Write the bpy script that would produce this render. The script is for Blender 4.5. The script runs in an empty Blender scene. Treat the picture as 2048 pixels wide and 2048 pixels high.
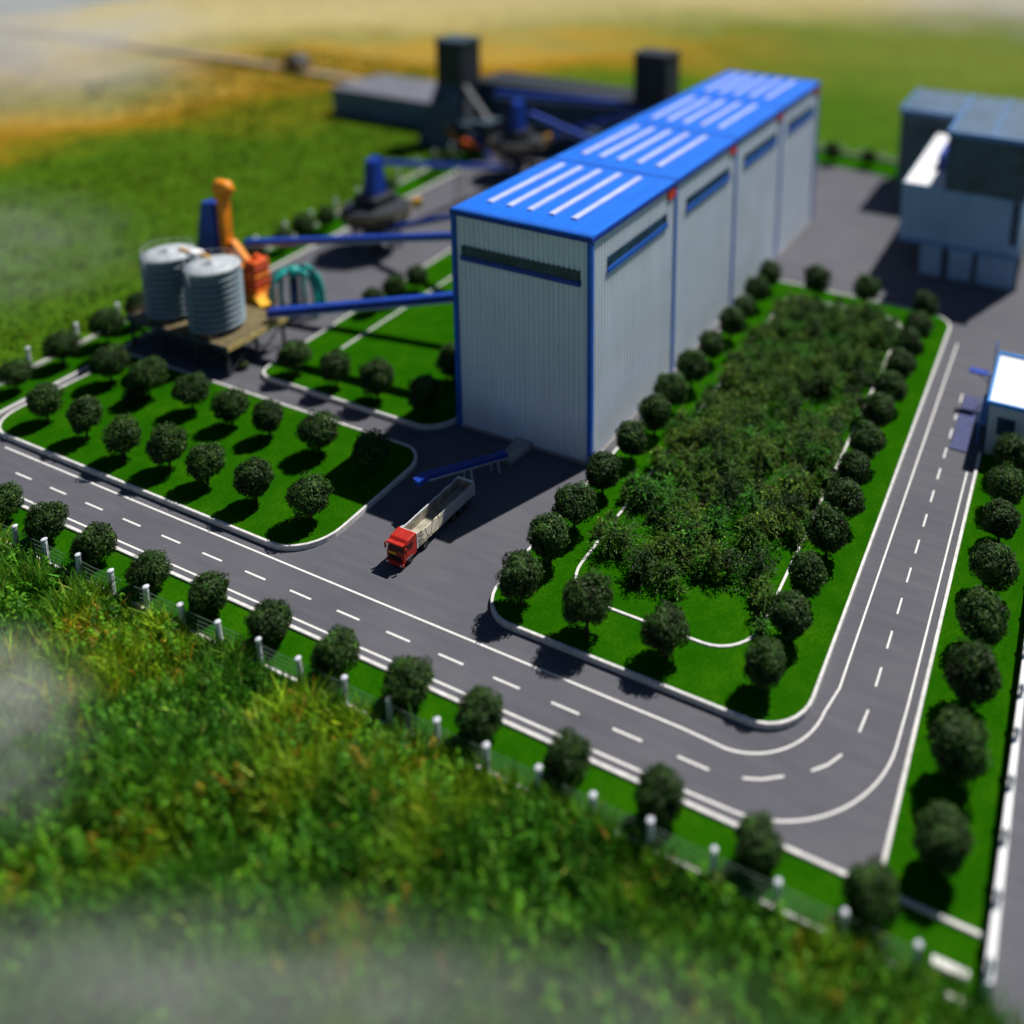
import bpy, math, random
import numpy as np
from mathutils import Vector, Matrix
R_ = math.radians
scene = bpy.context.scene
rng = np.random.default_rng(7)
random.seed(7)

# ------------------------------------------------------------------ camera
# world: x runs along the warehouse away from the camera, y runs left along its front, metres
cam_d = bpy.data.cameras.new("camera"); cam = bpy.data.objects.new("camera", cam_d)
scene.collection.objects.link(cam); scene.camera = cam
cam.location = (-96.234, -56.280, 79.204)
cam.rotation_euler = (1.3476804, -0.0327189, -1.1718905)
cam_d.sensor_width = 36.0
cam_d.lens = 1853.579 / 2048 * 36.0
cam_d.shift_x = (1024 - 1432.07) / 2048
cam_d.shift_y = (154.56 - 1024) / 2048
cam_d.clip_start = 0.5; cam_d.clip_end = 9000
cam_d.dof.use_dof = True
cam_d.dof.focus_distance = 106.0
cam_d.dof.aperture_fstop = 0.0138

# ------------------------------------------------------------------ light
SUN = Vector((0.5023, -0.2009, 0.8410)).normalized()
world = bpy.data.worlds.new("World"); scene.world = world; world.use_nodes = True
wn = world.node_tree.nodes; wl = world.node_tree.links
for n in list(wn): wn.remove(n)
w_out = wn.new("ShaderNodeOutputWorld"); w_bg = wn.new("ShaderNodeBackground")
w_sky = wn.new("ShaderNodeTexSky"); w_sky.sky_type = 'NISHITA'; w_sky.sun_disc = False
w_sky.sun_elevation = math.asin(SUN.z); w_sky.sun_rotation = math.atan2(SUN.x, SUN.y)
w_sky.air_density = 0.62; w_sky.dust_density = 0.25; w_sky.ozone_density = 2.2
w_tc = wn.new("ShaderNodeTexCoord"); w_mx = wn.new("ShaderNodeVectorMath"); w_mx.operation = 'MAXIMUM'
w_mx.inputs[1].default_value = (-2, -2, 0.015)
wl.new(w_tc.outputs["Generated"], w_mx.inputs[0]); wl.new(w_mx.outputs[0], w_sky.inputs["Vector"])
wl.new(w_sky.outputs[0], w_bg.inputs[0]); w_bg.inputs[1].default_value = 0.05
wl.new(w_bg.outputs[0], w_out.inputs[0])
sun_d = bpy.data.lights.new("sun", 'SUN'); sun_o = bpy.data.objects.new("sun", sun_d)
scene.collection.objects.link(sun_o)
sun_d.energy = 5.0; sun_d.angle = R_(0.5); sun_d.color = (1.0, 0.955, 0.88)
sun_o.rotation_euler = SUN.to_track_quat('Z', 'Y').to_euler(); sun_o.location = (0, 0, 200)

scene.view_settings.view_transform = 'Standard'; scene.view_settings.look = 'None'
scene.view_settings.exposure = 0.2; scene.view_settings.gamma = 1.0
scene.cycles.use_denoising = True
scene.cycles.max_bounces = 6; scene.cycles.transparent_max_bounces = 8; scene.cycles.volume_bounces = 0
scene.cycles.use_adaptive_sampling = True

# ------------------------------------------------------------------ materials
def mat(name, col, rough=0.7, metal=0.0, noise=None, bump=None, spec=0.4, rand=0.0):
    """noise = (scale, amount, detail[, second colour]); bump = (scale, strength)"""
    m = bpy.data.materials.new(name); m.use_nodes = True
    nt = m.node_tree; b = nt.nodes["Principled BSDF"]
    b.inputs["Base Color"].default_value = (*col, 1); b.inputs["Roughness"].default_value = rough
    b.inputs["Metallic"].default_value = metal; b.inputs["Specular IOR Level"].default_value = spec
    src = None
    tc = nt.nodes.new("ShaderNodeTexCoord")
    if noise:
        n = nt.nodes.new("ShaderNodeTexNoise"); n.inputs["Scale"].default_value = noise[0]
        n.inputs["Detail"].default_value = noise[2]; n.inputs["Roughness"].default_value = 0.65
        nt.links.new(tc.outputs["Object"], n.inputs["Vector"])
        r = nt.nodes.new("ShaderNodeValToRGB"); r.color_ramp.elements[0].position = 0.32; r.color_ramp.elements[1].position = 0.68
        c2 = noise[3] if len(noise) > 3 else tuple(min(1, c * (1 + noise[1])) for c in col)
        c1 = tuple(c * (1 - noise[1]) for c in col) if len(noise) <= 3 else col
        r.color_ramp.elements[0].color = (*c1, 1); r.color_ramp.elements[1].color = (*c2, 1)
        nt.links.new(n.outputs["Fac"], r.inputs[0]); src = r.outputs[0]
    if rand:
        oi = nt.nodes.new("ShaderNodeObjectInfo"); mr = nt.nodes.new("ShaderNodeMapRange")
        mr.inputs["To Min"].default_value = 1 - rand; mr.inputs["To Max"].default_value = 1 + rand
        nt.links.new(oi.outputs["Random"], mr.inputs["Value"])
        hs = nt.nodes.new("ShaderNodeHueSaturation"); nt.links.new(mr.outputs[0], hs.inputs["Value"])
        if src: nt.links.new(src, hs.inputs["Color"])
        else: hs.inputs["Color"].default_value = (*col, 1)
        src = hs.outputs[0]
    if src: nt.links.new(src, b.inputs["Base Color"])
    if bump:
        n2 = nt.nodes.new("ShaderNodeTexNoise"); n2.inputs["Scale"].default_value = bump[0]; n2.inputs["Detail"].default_value = 6
        nt.links.new(tc.outputs["Object"], n2.inputs["Vector"])
        bp = nt.nodes.new("ShaderNodeBump"); bp.inputs["Strength"].default_value = bump[1]; bp.inputs["Distance"].default_value = 0.1
        nt.links.new(n2.outputs["Fac"], bp.inputs["Height"]); nt.links.new(bp.outputs[0], b.inputs["Normal"])
    return m

def asphalt_mat():
    m = bpy.data.materials.new("asphalt"); m.use_nodes = True; nt = m.node_tree; N = nt.nodes.new; L = nt.links.new
    b = nt.nodes["Principled BSDF"]; b.inputs["Roughness"].default_value = 0.82; b.inputs["Specular IOR Level"].default_value = 0.25
    tc = N("ShaderNodeTexCoord")
    big = N("ShaderNodeTexNoise"); big.inputs["Scale"].default_value = 0.07; big.inputs["Detail"].default_value = 5
    fine = N("ShaderNodeTexNoise"); fine.inputs["Scale"].default_value = 9.0; fine.inputs["Detail"].default_value = 3
    mp = N("ShaderNodeMapping"); mp.inputs["Scale"].default_value = (1.4, 0.16, 1)
    st = N("ShaderNodeTexNoise"); st.inputs["Scale"].default_value = 0.8; st.inputs["Detail"].default_value = 6
    for t in (big, fine): L(tc.outputs["Object"], t.inputs["Vector"])
    L(tc.outputs["Object"], mp.inputs[0]); L(mp.outputs[0], st.inputs["Vector"])
    a = N("ShaderNodeMath"); a.operation = 'ADD'; L(big.outputs["Fac"], a.inputs[0]); L(st.outputs["Fac"], a.inputs[1])
    a2 = N("ShaderNodeMath"); a2.operation = 'MULTIPLY_ADD'; a2.inputs[1].default_value = 0.3
    L(fine.outputs["Fac"], a2.inputs[0]); L(a.outputs[0], a2.inputs[2])
    r = N("ShaderNodeValToRGB"); r.color_ramp.elements[0].position = 0.75; r.color_ramp.elements[1].position = 1.5
    r.color_ramp.elements[0].position = 0.8; r.color_ramp.elements[1].position = 1.0
    mr = N("ShaderNodeMapRange"); mr.inputs["From Min"].default_value = 0.75; mr.inputs["From Max"].default_value = 1.6
    L(a2.outputs[0], mr.inputs["Value"])
    r.color_ramp.elements[0].position = 0.0; r.color_ramp.elements[1].position = 1.0
    r.color_ramp.elements[0].color = (0.070, 0.073, 0.090, 1); r.color_ramp.elements[1].color = (0.112, 0.112, 0.130, 1)
    L(mr.outputs[0], r.inputs[0]); L(r.outputs[0], b.inputs["Base Color"])
    bp = N("ShaderNodeBump"); bp.inputs["Strength"].default_value = 0.25; bp.inputs["Distance"].default_value = 0.02
    L(fine.outputs["Fac"], bp.inputs["Height"]); L(bp.outputs[0], b.inputs["Normal"])
    return m

def lawn_mat():
    m = bpy.data.materials.new("mown_grass"); m.use_nodes = True; nt = m.node_tree; N = nt.nodes.new; L = nt.links.new
    b = nt.nodes["Principled BSDF"]; b.inputs["Roughness"].default_value = 0.95; b.inputs["Specular IOR Level"].default_value = 0.0
    tc = N("ShaderNodeTexCoord")
    big = N("ShaderNodeTexNoise"); big.inputs["Scale"].default_value = 0.22; big.inputs["Detail"].default_value = 9; big.inputs["Roughness"].default_value = 0.7
    fine = N("ShaderNodeTexNoise"); fine.inputs["Scale"].default_value = 6.0; fine.inputs["Detail"].default_value = 4
    for t in (big, fine): L(tc.outputs["Object"], t.inputs["Vector"])
    a = N("ShaderNodeMath"); a.operation = 'ADD'; L(big.outputs["Fac"], a.inputs[0]); L(fine.outputs["Fac"], a.inputs[1])
    mr = N("ShaderNodeMapRange"); mr.inputs["From Min"].default_value = 0.7; mr.inputs["From Max"].default_value = 1.3
    L(a.outputs[0], mr.inputs["Value"])
    r = N("ShaderNodeValToRGB")
    r.color_ramp.elements[0].color = (0.008, 0.062, 0.0006, 1); r.color_ramp.elements[1].color = (0.034, 0.118, 0.0020, 1)
    e = r.color_ramp.elements.new(0.5); e.color = (0.0125, 0.084, 0.0009, 1)
    L(mr.outputs[0], r.inputs[0]); L(r.outputs[0], b.inputs["Base Color"])
    bp = N("ShaderNodeBump"); bp.inputs["Strength"].default_value = 0.6; bp.inputs["Distance"].default_value = 0.12
    L(fine.outputs["Fac"], bp.inputs["Height"]); L(bp.outputs[0], b.inputs["Normal"])
    return m

def meadow_mat():
    """wild grassland: green by the plant, bands of dry gold farther out, pale stubble beyond"""
    m = bpy.data.materials.new("wild_meadow"); m.use_nodes = True; nt = m.node_tree; N = nt.nodes.new; L = nt.links.new
    b = nt.nodes["Principled BSDF"]; b.inputs["Roughness"].default_value = 0.95; b.inputs["Specular IOR Level"].default_value = 0.05
    tc = N("ShaderNodeTexCoord"); sx = N("ShaderNodeSeparateXYZ"); L(tc.outputs["Object"], sx.inputs[0])
    def noise(sc, det, rgh=0.6, dist=0.0):
        n = N("ShaderNodeTexNoise"); n.inputs["Scale"].default_value = sc; n.inputs["Detail"].default_value = det
        n.inputs["Roughness"].default_value = rgh; n.inputs["Distortion"].default_value = dist
        L(tc.outputs["Object"], n.inputs["Vector"]); return n.outputs["Fac"]
    def math(op, a, bb, c=None):
        n = N("ShaderNodeMath"); n.operation = op
        for i, v in enumerate((a, bb, c)):
            if v is None: continue
            if isinstance(v, (int, float)): n.inputs[i].default_value = v
            else: L(v, n.inputs[i])
        return n.outputs[0]
    n1 = noise(0.014, 4, 0.6, 0.4); n2 = noise(0.10, 6, 0.7); n3 = noise(0.55, 5, 0.7)
    s = math('ADD', math('MULTIPLY', sx.outputs[0], 0.62), math('MULTIPLY', sx.outputs[1], 0.78))
    s = math('ADD', s, math('MULTIPLY', math('SUBTRACT', n1, 0.5), 190.0))
    s = math('ADD', s, math('MULTIPLY', math('SUBTRACT', n2, 0.5), 45.0))
    t1 = N("ShaderNodeMapRange"); t1.inputs["From Min"].default_value = 15.0; t1.inputs["From Max"].default_value = 85.0; t1.inputs["To Max"].default_value = 62.0
    L(math('SUBTRACT', sx.outputs[1], math('MULTIPLY', sx.outputs[0], 1.6)), t1.inputs["Value"])
    t2 = N("ShaderNodeMapRange"); t2.inputs["From Min"].default_value = 175.0; t2.inputs["From Max"].default_value = 215.0; L(sx.outputs[1], t2.inputs["Value"])
    s = math('ADD', s, math('MULTIPLY', t1.outputs[0], t2.outputs[0]))
    mr = N("ShaderNodeMapRange"); mr.inputs["From Min"].default_value = 0.0; mr.inputs["From Max"].default_value = 420.0
    L(s, mr.inputs["Value"])
    r = N("ShaderNodeValToRGB"); cr = r.color_ramp
    cr.elements[0].position = 0.0; cr.elements[0].color = (0.045, 0.125, 0.004, 1)
    cr.elements[1].position = 1.0; cr.elements[1].color = (0.50, 0.43, 0.20, 1)
    for p, c in ((0.44, (0.060, 0.135, 0.004)), (0.53, (0.15, 0.15, 0.005)), (0.60, (0.31, 0.165, 0.010)), (0.68, (0.38, 0.25, 0.04)),
                 (0.76, (0.26, 0.24, 0.07)), (0.86, (0.42, 0.33, 0.13))):
        e = cr.elements.new(p); e.color = (*c, 1)
    L(mr.outputs[0], r.inputs[0])
    far = math('ADD', math('MULTIPLY', sx.outputs[0], 0.8), math('MULTIPLY', sx.outputs[1], 0.6)); far = math('ADD', far, math('MULTIPLY', math('SUBTRACT', n1, 0.5), 120.0))
    mf = N("ShaderNodeMapRange"); mf.inputs["From Min"].default_value = 325.0; mf.inputs["From Max"].default_value = 440.0; L(far, mf.inputs["Value"])
    right = N("ShaderNodeMapRange"); right.inputs["From Min"].default_value = 190.0; right.inputs["From Max"].default_value = 300.0
    L(math('ADD', math('SUBTRACT', sx.outputs[0], math('MULTIPLY', sx.outputs[1], 0.35)), math('MULTIPLY', math('SUBTRACT', n1, 0.5), 160.0)), right.inputs["Value"])
    rgt = N("ShaderNodeMix"); rgt.data_type = 'RGBA'; L(right.outputs[0], rgt.inputs["Factor"]); L(r.outputs[0], rgt.inputs["A"]); rgt.inputs["B"].default_value = (0.125, 0.165, 0.02, 1)
    fm = N("ShaderNodeMix"); fm.data_type = 'RGBA'; L(mf.outputs[0], fm.inputs["Factor"]); L(rgt.outputs["Result"], fm.inputs["A"]); fm.inputs["B"].default_value = (0.42, 0.35, 0.16, 1)
    mr3 = N("ShaderNodeMapRange"); mr3.inputs["From Min"].default_value = 0.3; mr3.inputs["From Max"].default_value = 0.7
    mr3.inputs["To Min"].default_value = 0.5; mr3.inputs["To Max"].default_value = 1.5
    L(math('ADD', math('MULTIPLY', n3, 0.6), math('MULTIPLY', n2, 0.4)), mr3.inputs["Value"])
    mix = N("ShaderNodeVectorMath"); mix.operation = 'SCALE'; L(fm.outputs["Result"], mix.inputs[0]); L(mr3.outputs[0], mix.inputs["Scale"])
    L(mix.outputs[0], b.inputs["Base Color"])
    bp = N("ShaderNodeBump"); bp.inputs["Strength"].default_value = 1.0; bp.inputs["Distance"].default_value = 1.2
    L(n3, bp.inputs["Height"]); L(bp.outputs[0], b.inputs["Normal"])
    return m

def leaf_mat(name, attr=True, rough=0.55, col=None, rand=0.0, trans=0.25, spec=0.2):
    """leaves and blades: colour comes from the plant's own 'tint' attribute"""
    m = bpy.data.materials.new(name); m.use_nodes = True; nt = m.node_tree; N = nt.nodes.new; L = nt.links.new
    b = nt.nodes["Principled BSDF"]; b.inputs["Roughness"].default_value = rough; b.inputs["Specular IOR Level"].default_value = spec
    at = N("ShaderNodeAttribute"); at.attribute_name = "tint"
    src = at.outputs["Color"]
    if rand:
        oi = N("ShaderNodeObjectInfo"); mr = N("ShaderNodeMapRange")
        mr.inputs["To Min"].default_value = 1 - rand; mr.inputs["To Max"].default_value = 1 + rand
        L(oi.outputs["Random"], mr.inputs["Value"]); hs = N("ShaderNodeHueSaturation")
        L(mr.outputs[0], hs.inputs["Value"]); L(src, hs.inputs["Color"]); src = hs.outputs[0]
    L(src, b.inputs["Base Color"])
    if trans:
        tr = N("ShaderNodeBsdfTranslucent"); L(src, tr.inputs[0]); mx = N("ShaderNodeMixShader"); mx.inputs[0].default_value = trans
        L(b.outputs[0], mx.inputs[1]); L(tr.outputs[0], mx.inputs[2]); L(mx.outputs[0], nt.nodes["Material Output"].inputs[0])
    return m

def streak_mat(name, col, amt, rough, vscale=(2.2, 2.2, 0.08), metal=0.0):
    """painted sheet metal with faint vertical rain streaks and dirt"""
    m = bpy.data.materials.new(name); m.use_nodes = True; nt = m.node_tree; N = nt.nodes.new; L = nt.links.new
    b = nt.nodes["Principled BSDF"]; b.inputs["Roughness"].default_value = rough; b.inputs["Metallic"].default_value = metal
    b.inputs["Specular IOR Level"].default_value = 0.35
    tc = N("ShaderNodeTexCoord"); mp = N("ShaderNodeMapping"); mp.inputs["Scale"].default_value = vscale
    n = N("ShaderNodeTexNoise"); n.inputs["Scale"].default_value = 1.0; n.inputs["Detail"].default_value = 6
    n2 = N("ShaderNodeTexNoise"); n2.inputs["Scale"].default_value = 0.12; n2.inputs["Detail"].default_value = 4
    L(tc.outputs["Object"], mp.inputs[0]); L(mp.outputs[0], n.inputs["Vector"]); L(tc.outputs["Object"], n2.inputs["Vector"])
    a = N("ShaderNodeMath"); a.operation = 'ADD'; L(n.outputs["Fac"], a.inputs[0]); L(n2.outputs["Fac"], a.inputs[1])
    mr = N("ShaderNodeMapRange"); mr.inputs["From Min"].default_value = 0.65; mr.inputs["From Max"].default_value = 1.35
    mr.inputs["To Min"].default_value = 1 - amt; mr.inputs["To Max"].default_value = 1 + amt * 0.5
    L(a.outputs[0], mr.inputs["Value"])
    v = N("ShaderNodeVectorMath"); v.operation = 'SCALE'; v.inputs[0].default_value = col; L(mr.outputs[0], v.inputs["Scale"])
    L(v.outputs[0], b.inputs["Base Color"])
    return m

M = {}
M['asphalt'] = asphalt_mat(); M['lawn'] = lawn_mat(); M['meadow'] = meadow_mat()
M['kerb'] = mat("white_kerb_paint", (0.62, 0.61, 0.60), 0.7, noise=(1.3, 0.22, 6), bump=(6, 0.2))
M['marking'] = mat("road_paint", (0.70, 0.69, 0.68), 0.7, noise=(2.5, 0.14, 7))
M['wall'] = streak_mat("ribbed_grey_sheet", (0.76, 0.82, 0.90), 0.12, 0.5)
M['blue'] = streak_mat("blue_paint", (0.012, 0.12, 0.56), 0.25, 0.45, (0.6, 0.6, 0.6))
M['roof'] = streak_mat("blue_roof_sheet", (0.008, 0.165, 0.78), 0.20, 0.5, (0.08, 1.2, 1.0))
M['bluedeep'] = streak_mat("deep_blue_paint", (0.008, 0.045, 0.34), 0.3, 0.45, (0.6, 0.6, 0.6))
M['shedroof'] = mat("mauve_grey_roof", (0.13, 0.135, 0.17), 0.7, noise=(0.2, 0.2, 5))
M['shedwall'] = mat("blue_grey_sheet", (0.06, 0.12, 0.19), 0.6, noise=(0.25, 0.25, 5))
M['navy'] = mat("navy_shaded_deck", (0.02, 0.03, 0.13), 0.6, noise=(0.9, 0.4, 6))  # deck blue darkened, the shadow lying over it is in the colour
M['skylight'] = mat("roof_light_panel", (0.46, 0.53, 0.82), 0.35, noise=(0.4, 0.16, 5))
M['glass'] = mat("dark_louvre_glass", (0.02, 0.055, 0.10), 0.25, noise=(0.5, 0.5, 4), spec=0.5)
M['red'] = mat("red_sign_paint", (0.62, 0.06, 0.02), 0.5, noise=(1.2, 0.25, 4))
M['cab'] = mat("red_cab_paint", (0.42, 0.016, 0.006), 0.45, noise=(1.5, 0.25, 4), spec=0.5)
M['orange'] = mat("orange_paint", (0.78, 0.25, 0.008), 0.5, noise=(0.8, 0.3, 5))
M['redorange'] = mat("red_orange_paint", (0.75, 0.10, 0.008), 0.5, noise=(0.8, 0.35, 5))
M['yellow'] = mat("yellow_paint", (0.80, 0.42, 0.03), 0.5, noise=(1.0, 0.2, 5))
M['teal'] = mat("teal_duct_paint", (0.012, 0.33, 0.31), 0.4, noise=(0.8, 0.25, 5))
M['silo'] = streak_mat("galvanised_silo_sheet", (0.21, 0.28, 0.33), 0.25, 0.42)
M['silotop'] = mat("silo_roof_sheet", (0.42, 0.46, 0.50), 0.5, noise=(0.4, 0.12, 5))
M['tan'] = mat("tan_steel_decking", (0.15, 0.12, 0.06), 0.6, noise=(0.9, 0.35, 6))
M['gold'] = mat("ochre_sunlit_edge", (0.55, 0.42, 0.16), 0.6, noise=(0.9, 0.3, 6))  # golden sunlight on the platform's lit edge, put into the colour
M['steel'] = mat("dark_steel", (0.05, 0.06, 0.075), 0.55, noise=(0.7, 0.4, 5))
M['dark'] = mat("dark_sheeting", (0.035, 0.065, 0.095), 0.6, noise=(0.25, 0.35, 5))
M['darkgreen'] = mat("dark_green_grey_sheeting", (0.045, 0.085, 0.095), 0.6, noise=(0.25, 0.35, 5))
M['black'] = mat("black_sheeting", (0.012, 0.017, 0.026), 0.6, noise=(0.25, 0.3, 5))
M['hall'] = streak_mat("pale_blue_grey_sheet", (0.24, 0.38, 0.56), 0.22, 0.55)
M['hallroof'] = mat("slate_blue_roof", (0.06, 0.115, 0.19), 0.6, noise=(0.2, 0.3, 5))
M['trimblue'] = mat("pale_blue_trim", (0.07, 0.19, 0.42), 0.5, noise=(0.6, 0.2, 4))
M['white'] = mat("white_paint", (0.80, 0.81, 0.84), 0.6, noise=(0.5, 0.06, 5))
M['hutwall'] = streak_mat("pale_grey_render", (0.45, 0.55, 0.58), 0.18, 0.75)
M['hutblue'] = mat("bright_blue_trim", (0.03, 0.22, 0.62), 0.45, noise=(0.6, 0.2, 4))
M['post'] = mat("weathered_white_concrete", (0.60, 0.63, 0.70), 0.8, noise=(2.2, 0.35, 8), bump=(5, 0.6))
M['wire'] = mat("green_wire", (0.10, 0.16, 0.12), 0.5)
M['concrete'] = mat("grey_concrete", (0.30, 0.29, 0.28), 0.85, noise=(0.6, 0.25, 7), bump=(3, 0.3))
M['track'] = mat("pale_dirt_track", (0.27, 0.21, 0.14), 0.95, noise=(0.12, 0.3, 5))
M['dust'] = mat("grey_dusty_sheet", (0.13, 0.145, 0.16), 0.8, noise=(0.4, 0.5, 6))
M['bark'] = mat("bark", (0.045, 0.035, 0.022), 0.9, noise=(4, 0.4, 6), bump=(8, 0.8))
M['tyre'] = mat("tyre_rubber", (0.012, 0.012, 0.013), 0.8)
M['rim'] = mat("wheel_rim", (0.25, 0.25, 0.26), 0.4, metal=0.6)
M['grille'] = mat("black_grille", (0.02, 0.018, 0.018), 0.5)
M['windscreen'] = mat("windscreen_glass", (0.05, 0.006, 0.005), 0.35, spec=0.25)
M['lamp'] = mat("headlamp_glass", (0.7, 0.7, 0.65), 0.2)
M['leaf'] = leaf_mat("tree_leaves", rand=0.26)
M['bushleaf'] = leaf_mat("thicket_leaves")
M['blade'] = leaf_mat("meadow_blades", rough=0.6, trans=0.35)
M['interior'] = mat("trailer_bed_steel", (0.30, 0.28, 0.22), 0.8, noise=(1.2, 0.5, 6))

def patched_panel():
    """trailer side: grey sheet, cream paint patches toward the cab"""
    m = bpy.data.materials.new("patched_trailer_side"); m.use_nodes = True; nt = m.node_tree; N = nt.nodes.new; L = nt.links.new
    b = nt.nodes["Principled BSDF"]; b.inputs["Roughness"].default_value = 0.55
    tc = N("ShaderNodeTexCoord"); sx = N("ShaderNodeSeparateXYZ"); L(tc.outputs["Object"], sx.inputs[0])
    vo = N("ShaderNodeTexVoronoi"); vo.inputs["Scale"].default_value = 0.9; L(tc.outputs["Object"], vo.inputs["Vector"])
    vo.feature = 'DISTANCE_TO_EDGE'
    r0 = N("ShaderNodeValToRGB"); r0.color_ramp.elements[0].position = 0.02; r0.color_ramp.elements[1].position = 0.06
    r0.color_ramp.elements[0].color = (0.10, 0.08, 0.05, 1); r0.color_ramp.elements[1].color = (0.80, 0.73, 0.56, 1)
    L(vo.outputs["Distance"], r0.inputs[0])
    no = N("ShaderNodeTexNoise"); no.inputs["Scale"].default_value = 1.6; no.inputs["Detail"].default_value = 6
    L(tc.outputs["Object"], no.inputs["Vector"])
    ad = N("ShaderNodeMath"); ad.operation = 'MULTIPLY_ADD'; ad.inputs[1].default_value = 2.4; L(no.outputs["Fac"], ad.inputs[0]); L(sx.outputs[0], ad.inputs[2])
    r = N("ShaderNodeMapRange"); r.inputs["From Min"].default_value = 7.7; r.inputs["From Max"].default_value = 8.1; L(ad.outputs[0], r.inputs["Value"])
    mx = N("ShaderNodeMix"); mx.data_type = 'RGBA'; L(r.outputs[0], mx.inputs["Factor"])
    mx.inputs["B"].default_value = (0.34, 0.36, 0.37, 1); L(r0.outputs[0], mx.inputs["A"])
    # dark panel just behind the cab
    r2 = N("ShaderNodeMapRange"); r2.inputs["From Min"].default_value = 4.6; r2.inputs["From Max"].default_value = 4.3; L(ad.outputs[0], r2.inputs["Value"])
    wv = N("ShaderNodeTexNoise"); wv.inputs["Scale"].default_value = 4.0; wv.inputs["Detail"].default_value = 3; L(tc.outputs["Object"], wv.inputs["Vector"])
    r3 = N("ShaderNodeValToRGB"); r3.color_ramp.elements[0].position = 0.45; r3.color_ramp.elements[1].position = 0.52
    r3.color_ramp.elements[0].color = (0.02, 0.03, 0.035, 1); r3.color_ramp.elements[1].color = (0.5, 0.46, 0.38, 1); L(wv.outputs["Fac"], r3.inputs[0])
    mx2 = N("ShaderNodeMix"); mx2.data_type = 'RGBA'; L(r2.outputs[0], mx2.inputs["Factor"]); L(mx.outputs["Result"], mx2.inputs["A"]); L(r3.outputs[0], mx2.inputs["B"])
    L(mx2.outputs["Result"], b.inputs["Base Color"])
    return m
M['patched'] = patched_panel()

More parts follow.
